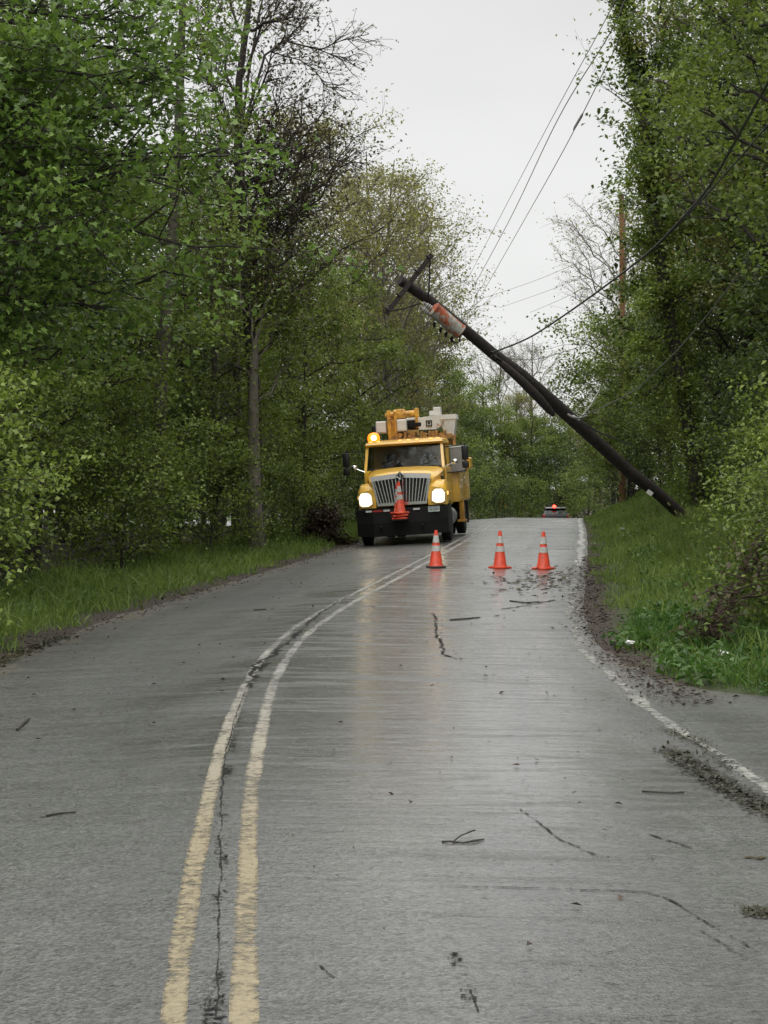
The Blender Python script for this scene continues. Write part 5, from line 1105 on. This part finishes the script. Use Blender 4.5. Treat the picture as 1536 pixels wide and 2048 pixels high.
for s_, up_ in ((-.10, .02), (-.10, .14)):
    p = T0 + dt * s_ * 0 + lowv * up_ + Vector((0, -.28, 0)); bu = MB().lathe([(0, 0), (.05, 0), (.05, .03), (.075, .05), (.04, .07), (.07, .10), (.035, .12), (.06, .15), (.03, .17), (.02, .26), (0, .26)], seg=12)
    bmesh.ops.transform(bu.bm, matrix=Matrix.Translation(loc(p)) @ Vector((0, 0, 1)).rotation_difference(-dt).to_matrix().to_4x4(), verts=bu.bm.verts[:]); bu.build('bushing', M['grey_box'], tank, True)
for k, s_ in enumerate((.30, .52, .70, .9)):
    p = T0 + dt * ln * s_ + lowv * .20 + Vector((0, -.30, 0)); lg = MB().tube([loc(p), loc(p + lowv * .06), loc(p + lowv * .10 + dt * .05)], [.035, .04, .03], 8); lg.build('terminal', M['black_steel'], tank, True)
pB = T1 + lowv * .18 + Vector((0, -.28, 0)); MB().tube([loc(T1 + Vector((0, -.3, 0)) + lowv * .05), loc(pB + dt * .12), loc(pB + lowv * .10 + dt * .04), loc(pB + lowv * .08 - dt * .12)], .022, 8).build('lead_wire', M['cable'], tank, True)
MB().tube([loc(T1 + dt * .02), loc(along(9, .45) + Vector((0, -.05, 0)))], .05, 8).tube([loc(T0 + dt * .15), loc(T0 + dt * .15 + Vector((.02, .1, .02)))], .04, 8).build('hanger_bracket', M['black_steel'], root)
# cable riser guard strapped beneath the shaft
gd = [P(px, py, y) for px, py, y in ((984, 711, 41.5), (1012, 734, 41.6), (1044, 763, 41.75), (1076, 795, 41.95), (1098, 820, 42.1), (1108, 831, 42.15))]
MB().tube([loc(p) for p in gd], [.05, .09, .105, .11, .09, .05], 10).build('cable_guard', M['pole_wood'], root, True)
MB().tube([loc(P(1168, 848, 42.9)), loc(P(1205, 868, 42.8)), loc(P(1262, 890, 42.7))], .020, 6).build('hanging_rod', M['black_steel'], root)
pt = P(1302, 990, 44.25); MB().box(-.10, .06, -.012, .012, -.05, .06, .004, rot=Matrix.Rotation(R_(38), 4, 'Y'), piv=(0, 0, 0)).build('number_tag', M['white_tape'], root).location = loc(pt + Vector((-.02, 0, .04)))
MB().tube([loc(P(982, 702, 41.15)), loc(P(990, 716, 41.1)), loc(P(1002, 722, 41.3))], .035, 6).build('cable_clamp', M['black_steel'], root)
MB().tube([loc(P(1146, 832, 42.4)), loc(P(1158, 840, 42.3)), loc(P(1170, 832, 42.5))], .032, 6).build('cable_clamp', M['dull_metal'], root)
M['lichen'] = pmat('lichen', (.16, .16, .07), .9)
for px, py in ((1338, 1008), (1352, 1024), (1362, 1030)): MB().box(-.05, .05, -.01, .01, -.025, .02, .004, rot=Matrix.Rotation(R_(40 + px % 7 * 5), 4, 'Y'), piv=(0, 0, 0)).build('staple_tag', M['lichen'], root).location = loc(P(px, py, 44.35))

# upright pole
b0 = G(1245, 76); pt_ = P(1243, 392, 76); r2 = empty('utility_pole', tuple(b0)); tag(r2, 'upright reddish brown utility pole behind the right trees', 'utility pole')
MB().tube([(0, 0, -.5), (0, 0, (pt_.z - b0.z) * .5), (pt_.x - b0.x, 0, pt_.z - b0.z)], [.15, .125, .105], 14).build('pole_shaft', M['pole_new'], r2, True, 50)
MB().box(-.16, .12, -.14, -.10, P(1243, 486, 76).z - b0.z, P(1243, 482, 76).z - b0.z + .05, .01).lathe([(.125, 0), (.14, 0), (.14, .08), (.125, .08)], (0, 0, P(1243, 487, 76).z - b0.z), 'Z', 14).build('pole_band', M['black_steel'], r2)
MB().lathe([(.118, 0), (.125, .0), (.10, .06), (0, .07)], (pt_.x - b0.x, 0, pt_.z - b0.z), 'Z', 12).build('pole_cap', M['black_steel'], r2)

# ------------------------------------------------------------------ cables
def cable(name, pts, r, mat, label, group=None, cat='cable', sub=8):
    p = [P(*q) for q in pts]; out = []
    for i in range(len(p) - 1):
        p0 = p[max(i - 1, 0)]; p1 = p[i]; p2 = p[i + 1]; p3 = p[min(i + 2, len(p) - 1)]
        for k in range(sub):
            t = k / sub; out.append(.5 * ((2 * p1) + (p2 - p0) * t + (2 * p0 - 5 * p1 + 4 * p2 - p3) * t * t + (3 * p1 - p0 - 3 * p2 + p3) * t ** 3))
    out.append(p[-1]); o = MB().tube(out, r, 6).build(name, mat, None, True); tag(o, label, cat, group); return o
GL_ = 'overhead power lines running up out of the picture'
cable('power_line', [(925, 578, 118), (1010, 415, 85), (1110, 225, 62), (1200, 60, 48), (1240, -20, 42)], .013, M['cable_grey'], 'leftmost of the three long power lines crossing the open sky', GL_)
cable('power_line', [(938, 590, 118), (1020, 438, 85), (1115, 240, 62), (1215, 75, 48), (1250, 0, 44), (1280, -60, 40)], .018, M['cable_grey'], 'middle of the three long power lines crossing the open sky', GL_)
w3 = cable('power_line', [(960, 595, 118), (1040, 455, 85), (1130, 295, 62), (1225, 108, 48), (1300, -40, 42)], .016, M['cable_grey'], 'right power line crossing the sky, carrying a dark splice sleeve', GL_)
def plain(mb, name, mat, label, cat, parent=None, smooth=True):
    o = mb.build(name, mat, parent, smooth); 
    if parent is None: tag(o, label, cat)
    return o
plain(MB().tube([P(1147, 260, 59.4), P(1150, 254, 59.1), P(1163, 232, 57.3), P(1166, 226, 57)], [.02, .045, .045, .02], 8), 'splice_sleeve', M['dull_metal'], '', '', w3)
M['cable_mid'] = pmat('cable_weathered', (.13, .13, .12), .6)
# heavy sagging communication cables from the broken pole towards the near right
cable('cable', [(983, 704, 41.1), (1010, 696, 40.8), (1066, 671, 39), (1148, 617, 36), (1244, 547, 31), (1306, 497, 28), (1355, 447, 26.5), (1418, 373, 24.5), (1480, 265, 22.5), (1529, 178, 21), (1600, 45, 19)], .019, M['cable'], 'thick black cable sagging from the leaning pole up to the right picture edge', None)
cable('cable', [(1306, 499, 28.1), (1355, 452, 26.8), (1418, 384, 25), (1480, 315, 23.3), (1536, 250, 22), (1600, 175, 20)], .012, M['cable'], 'thinner black cable splitting off beneath the thick cable near the right edge', None)
cable('cable', [(1150, 834, 42.4), (1180, 826, 41.5), (1225, 805, 40), (1273, 778, 38), (1314, 740, 36), (1360, 695, 33.5), (1415, 630, 31), (1475, 551, 28.5), (1529, 464, 26), (1600, 350, 23)], .012, M['cable_mid'], 'grey cable rising from the lower part of the leaning pole toward the right edge', None)
cable('wire', [(1163, 833, 42.5), (1180, 812, 42.8), (1193, 790, 43.2), (1200, 776, 43.6)], .016, M['cable_grey'], 'short pale loop of loose wire standing off the leaning pole', None, 'wire')
cable('wire', [(1135, 828, 42.1), (1146, 834, 42.1), (1160, 836, 42.2), (1168, 828, 42.4)], .03, M['cable_grey'], 'grey cable turn wrapped across the front of the leaning pole', None, 'wire')
GD = 'thin distant wires under the open sky'
cable('wire', [(985, 710, 41.3), (1030, 718, 45), (1075, 718, 52), (1130, 703, 60), (1190, 682, 70), (1243, 655, 76)], .014, M['cable_grey'], 'pale sagging wire from the leaning pole to the upright pole', GD, 'wire')
cable('wire', [(960, 598, 135), (1060, 565, 110), (1150, 528, 92), (1243, 488, 76)], .012, M['cable_grey'], 'highest thin far wire meeting the upright pole', GD, 'wire')
cable('wire', [(1000, 615, 135), (1100, 580, 110), (1180, 545, 90), (1243, 500, 76)], .012, M['cable_grey'], 'middle thin far wire meeting the upright pole', GD, 'wire')
cable('wire', [(1060, 625, 130), (1140, 590, 105), (1200, 550, 88), (1243, 515, 76)], .012, M['cable_grey'], 'lowest thin far wire meeting the upright pole', GD, 'wire')

# ------------------------------------------------------------------ dark vehicle past the crest
CY = 124.0; cx0 = px2x(1112, CY); sv = empty('suv', (cx0, CY, float(ground(cx0, CY)) + .01), (0.0, 0, -.06)); tag(sv, 'dark sport utility vehicle showing only its roof and a red light past the crest', 'car')
b = MB(); b.loft([[(-.95, y, z0), (.95, y, z0), (.97, y, .8), (.93, y, z1), (-.93, y, z1), (-.97, y, .8)] for y, z0, z1 in ((0, .45, 1.0), (.12, .35, 1.08), (3.2, .3, 1.08), (4.3, .35, .98), (4.65, .45, .8))])
bo = b.build('body', M['car_grey'], sv, True, 30)
MB().loft([[(-.88, .12, 1.06), (.88, .12, 1.06), (.86, 3.4, 1.06), (-.86, 3.4, 1.06)], [(-.74, .42, 1.52), (.74, .42, 1.52), (.72, 2.6, 1.54), (-.72, 2.6, 1.54)]]).build('cabin', M['black_plastic'], sv, True, 30)
MB().loft([[(-.78, .20, 1.51), (.78, .20, 1.51), (.74, 2.6, 1.53), (-.74, 2.6, 1.53)], [(-.72, .24, 1.58), (.72, .24, 1.58), (.68, 2.5, 1.60), (-.68, 2.5, 1.60)]]).build('roof', M['car_grey'], sv, True, 30)
MB().loft([[(-.72, .135, 1.12), (.72, .135, 1.12), (.72, .15, 1.12), (-.72, .15, 1.12)], [(-.66, .36, 1.46), (.66, .36, 1.46), (.66, .38, 1.46), (-.66, .38, 1.46)]]).build('rear_window', M['glass'], sv)
for s in (-1, 1):
    MB().box(s * .86 - .08, s * .86 + .08, -.02, .1, .8, 1.05, .02).build('tail_light', M['red_lens'], sv)
    for y in (.9, 3.7):
        o = MB().lathe([(0, -.11), (.34, -.11), (.36, -.08), (.36, .08), (.34, .11), (0, .11)], (0, 0, 0), 'X', 24).build('wheel', M['black_rubber'], sv, True, 35); o.location = (s * .86, y, .36)
        MB().lathe([(0, -.115), (.22, -.118), (.24, -.10), (.24, .10), (.22, .118), (0, .115)], (0, 0, 0), 'X', 16).build('rim', M['dull_metal'], o, True, 35)
MB().lathe([(0, -.09), (.07, -.08), (.11, -.04), (.12, .03), (.10, .08), (.06, .11), (0, .12)], (-.12, .12, 1.62), 'Z', 20).build('red_beacon', M['red_lit'], sv, True, 50)
# ------------------------------------------------------------------ curve sign
SY = 128.0; M['sign_yellow'] = pmat('sign_yellow', (.42, .30, .05), .5, dirt=.3)
sx0 = px2x(1007, SY); zg = float(ground(sx0, SY)); sg = empty('curve_sign', (sx0, SY, zg), (0, 0, .05)); tag(sg, 'small yellow chevron sign with a black arrow beyond the crest', 'road sign')
zt_ = P(1007, 1001, SY).z - zg; MB().box(-.03, .03, .02, .07, -.3, zt_ - .1).build('post', M['dull_metal'], sg)
pn = MB().box(-.25, .25, -.01, .015, zt_ - .76, zt_, .008).build('sign_panel', M['sign_yellow'], sg)
cv = MB()
for s in (-1, 1):
    zc = zt_ - .38; cs = [(-.20, zc), (.02, zc + s * .32), (.20, zc + s * .32), (-.02, zc)]
    cv.loft([[(x, -.012, z) for x, z in cs], [(x, -.018 - (.001 if s > 0 else 0), z) for x, z in cs]])
cv.build('chevron', M['black_plastic'], pn)
x2 = px2x(1019, SY); pst = MB().box(-.04, .04, -.03, .03, -.4, P(1019, 1007, SY).z - float(ground(x2, SY)), .008).build('marker_post', M['grass_dry'], None); pst.location = (x2, SY, float(ground(x2, SY))); tag(pst, 'short pale marker post just right of the chevron sign', 'post')

# ------------------------------------------------------------------ twigs, leaning trunk, scraps
def stick(pts, r, label, group=None, fork=None):
    P3 = []
    for px, py in pts: x, y = g2(px, py); P3.append((x, y, float(ground(x, y)) if x - float(xc(y)) < ER else -.04))
    P3 = [Vector(p) + Vector((0, 0, r * .9 + .004 * (i % 2))) for i, p in enumerate(P3)]; m_ = MB().tube(P3, [r * (.6 + .5 * math.sin(1 + i * 1.3) ** 2) for i in range(len(P3))], 6)
    if fork:
        Q = [Vector((*g2(px, py), .0)) for px, py in fork]; Q = [Vector((q.x, q.y, float(ground(q.x, q.y)) + r + .012 * i)) for i, q in enumerate(Q)]; m_.tube(Q, r * .7, 5)
    o = m_.build('twig', M['bark_dark'], None, True); tag(o, label, 'twig', group)
stick([(884, 1680), (900, 1681), (925, 1682), (950, 1679), (968, 1674)], .006, 'forked dark twig lying on the asphalt in the foreground', None, [(905, 1681), (922, 1672), (945, 1667), (950, 1671)])
stick([(1285, 1574), (1310, 1577), (1340, 1577), (1368, 1577)], .006, 'straight dark stick lying near the white edge line')
stick([(92, 1613), (120, 1611), (152, 1609)], .006, 'thin twig on the asphalt at the lower left')
stick([(34, 1437), (45, 1427), (58, 1415)], .013, 'dark bit of branch on the left lane near the picture edge')
stick([(508, 1212), (520, 1213), (532, 1212)], .012, 'small dark branch piece on the left lane short of the truck')
stick([(900, 1238), (925, 1236), (960, 1232)], .010, 'dark bark strip lying in the right lane between crack and cones')
stick([(1020, 1199), (1050, 1203), (1078, 1200)], .011, 'broken branch lying on the road in front of the right cone')
M['bark_rot'] = pmat('bark_rotten', (.050, .030, .020), .95, dirt=.6, scale=16, bump=1.0)
# leaning brown trunk with roots, lower right
a0 = P(1430, 1262, 18.4); tr = empty('fallen_trunk', tuple(a0)); tag(tr, 'leaning brown dead trunk with a dark rotten root end at the right', 'fallen trunk')
l2 = lambda v: Vector(v) - a0
MB().tube([l2(P(1422, 1282, 18.3)), l2(P(1446, 1220, 18.6)), l2(P(1490, 1140, 19.2)), l2(P(1540, 1055, 19.8)), l2(P(1600, 960, 20.6))], [.10, .085, .08, .075, .07], 12).build('trunk', M['bark_rot'], tr, True)
rt_ = MB()
for k in range(45):
    a_ = random.uniform(-.6, 3.6); u_ = random.random() ** 1.5; s0 = P(1400 + 120 * u_ + random.uniform(-15, 25), 1270 - 150 * u_ + random.uniform(-12, 12), 18.2); rt_.tube([l2(s0), l2(s0 + Vector((math.cos(a_) * .18, -.08, .05 + .1 * math.sin(a_)))), l2(s0 + Vector((math.cos(a_) * .36, -.14, random.uniform(-.08, .15))))], [.009, .007, .003], 5)
rt_.build('roots', M['bark_rot'], tr, True)
g = np.random.default_rng(77); u_ = g.uniform(0, 1, 900) ** 1.2; cc = np.stack([1405 + 150 * u_ + g.normal(size=900) * 26, 1262 - 230 * u_ + g.normal(size=900) * 26], -1)
cl = np.array([tuple(l2(P(a_, b_, 18.2 + 1.6 * q_ + dy_))) for (a_, b_), q_, dy_ in zip(cc, u_, g.normal(size=900) * .2)]); lv, lf = leaf_cloud(cl, .085, .05, seed=78); np_mesh('dead_leaves', lv[:1200], [lf[:300]], M['leaf_brown'], parent=tr); np_mesh('creeper', lv[1200:], [lf[300:] - 1200], M['leaf_deep'], parent=tr)
def scrap(px, py, Y, s, label, seed):
    rr = random.Random(seed); p = P(px, py, Y); b = bmesh.new(); bmesh.ops.create_icosphere(b, subdivisions=2, radius=s)
    for v in b.verts: v.co *= rr.uniform(.6, 1.15); v.co.z *= .5
    m_ = MB(); m_._m(b); o = m_.build('paper_scrap', M['white_tape']); o.location = (p.x, p.y, float(ground(p.x, p.y)) + s * .5 + .10); tag(o, label, 'litter', 'white scraps in the grass')
scrap(1442, 1300, 17.2, .07, 'crumpled white scrap in the grass beside the dead trunk', 1)
scrap(1245, 1052, 50, .10, 'white scrap on the grassy bank left of the pole foot', 2)
scrap(1260, 1278, 18.6, .05, 'pale scrap on the dirt at the edge of the bank', 3)
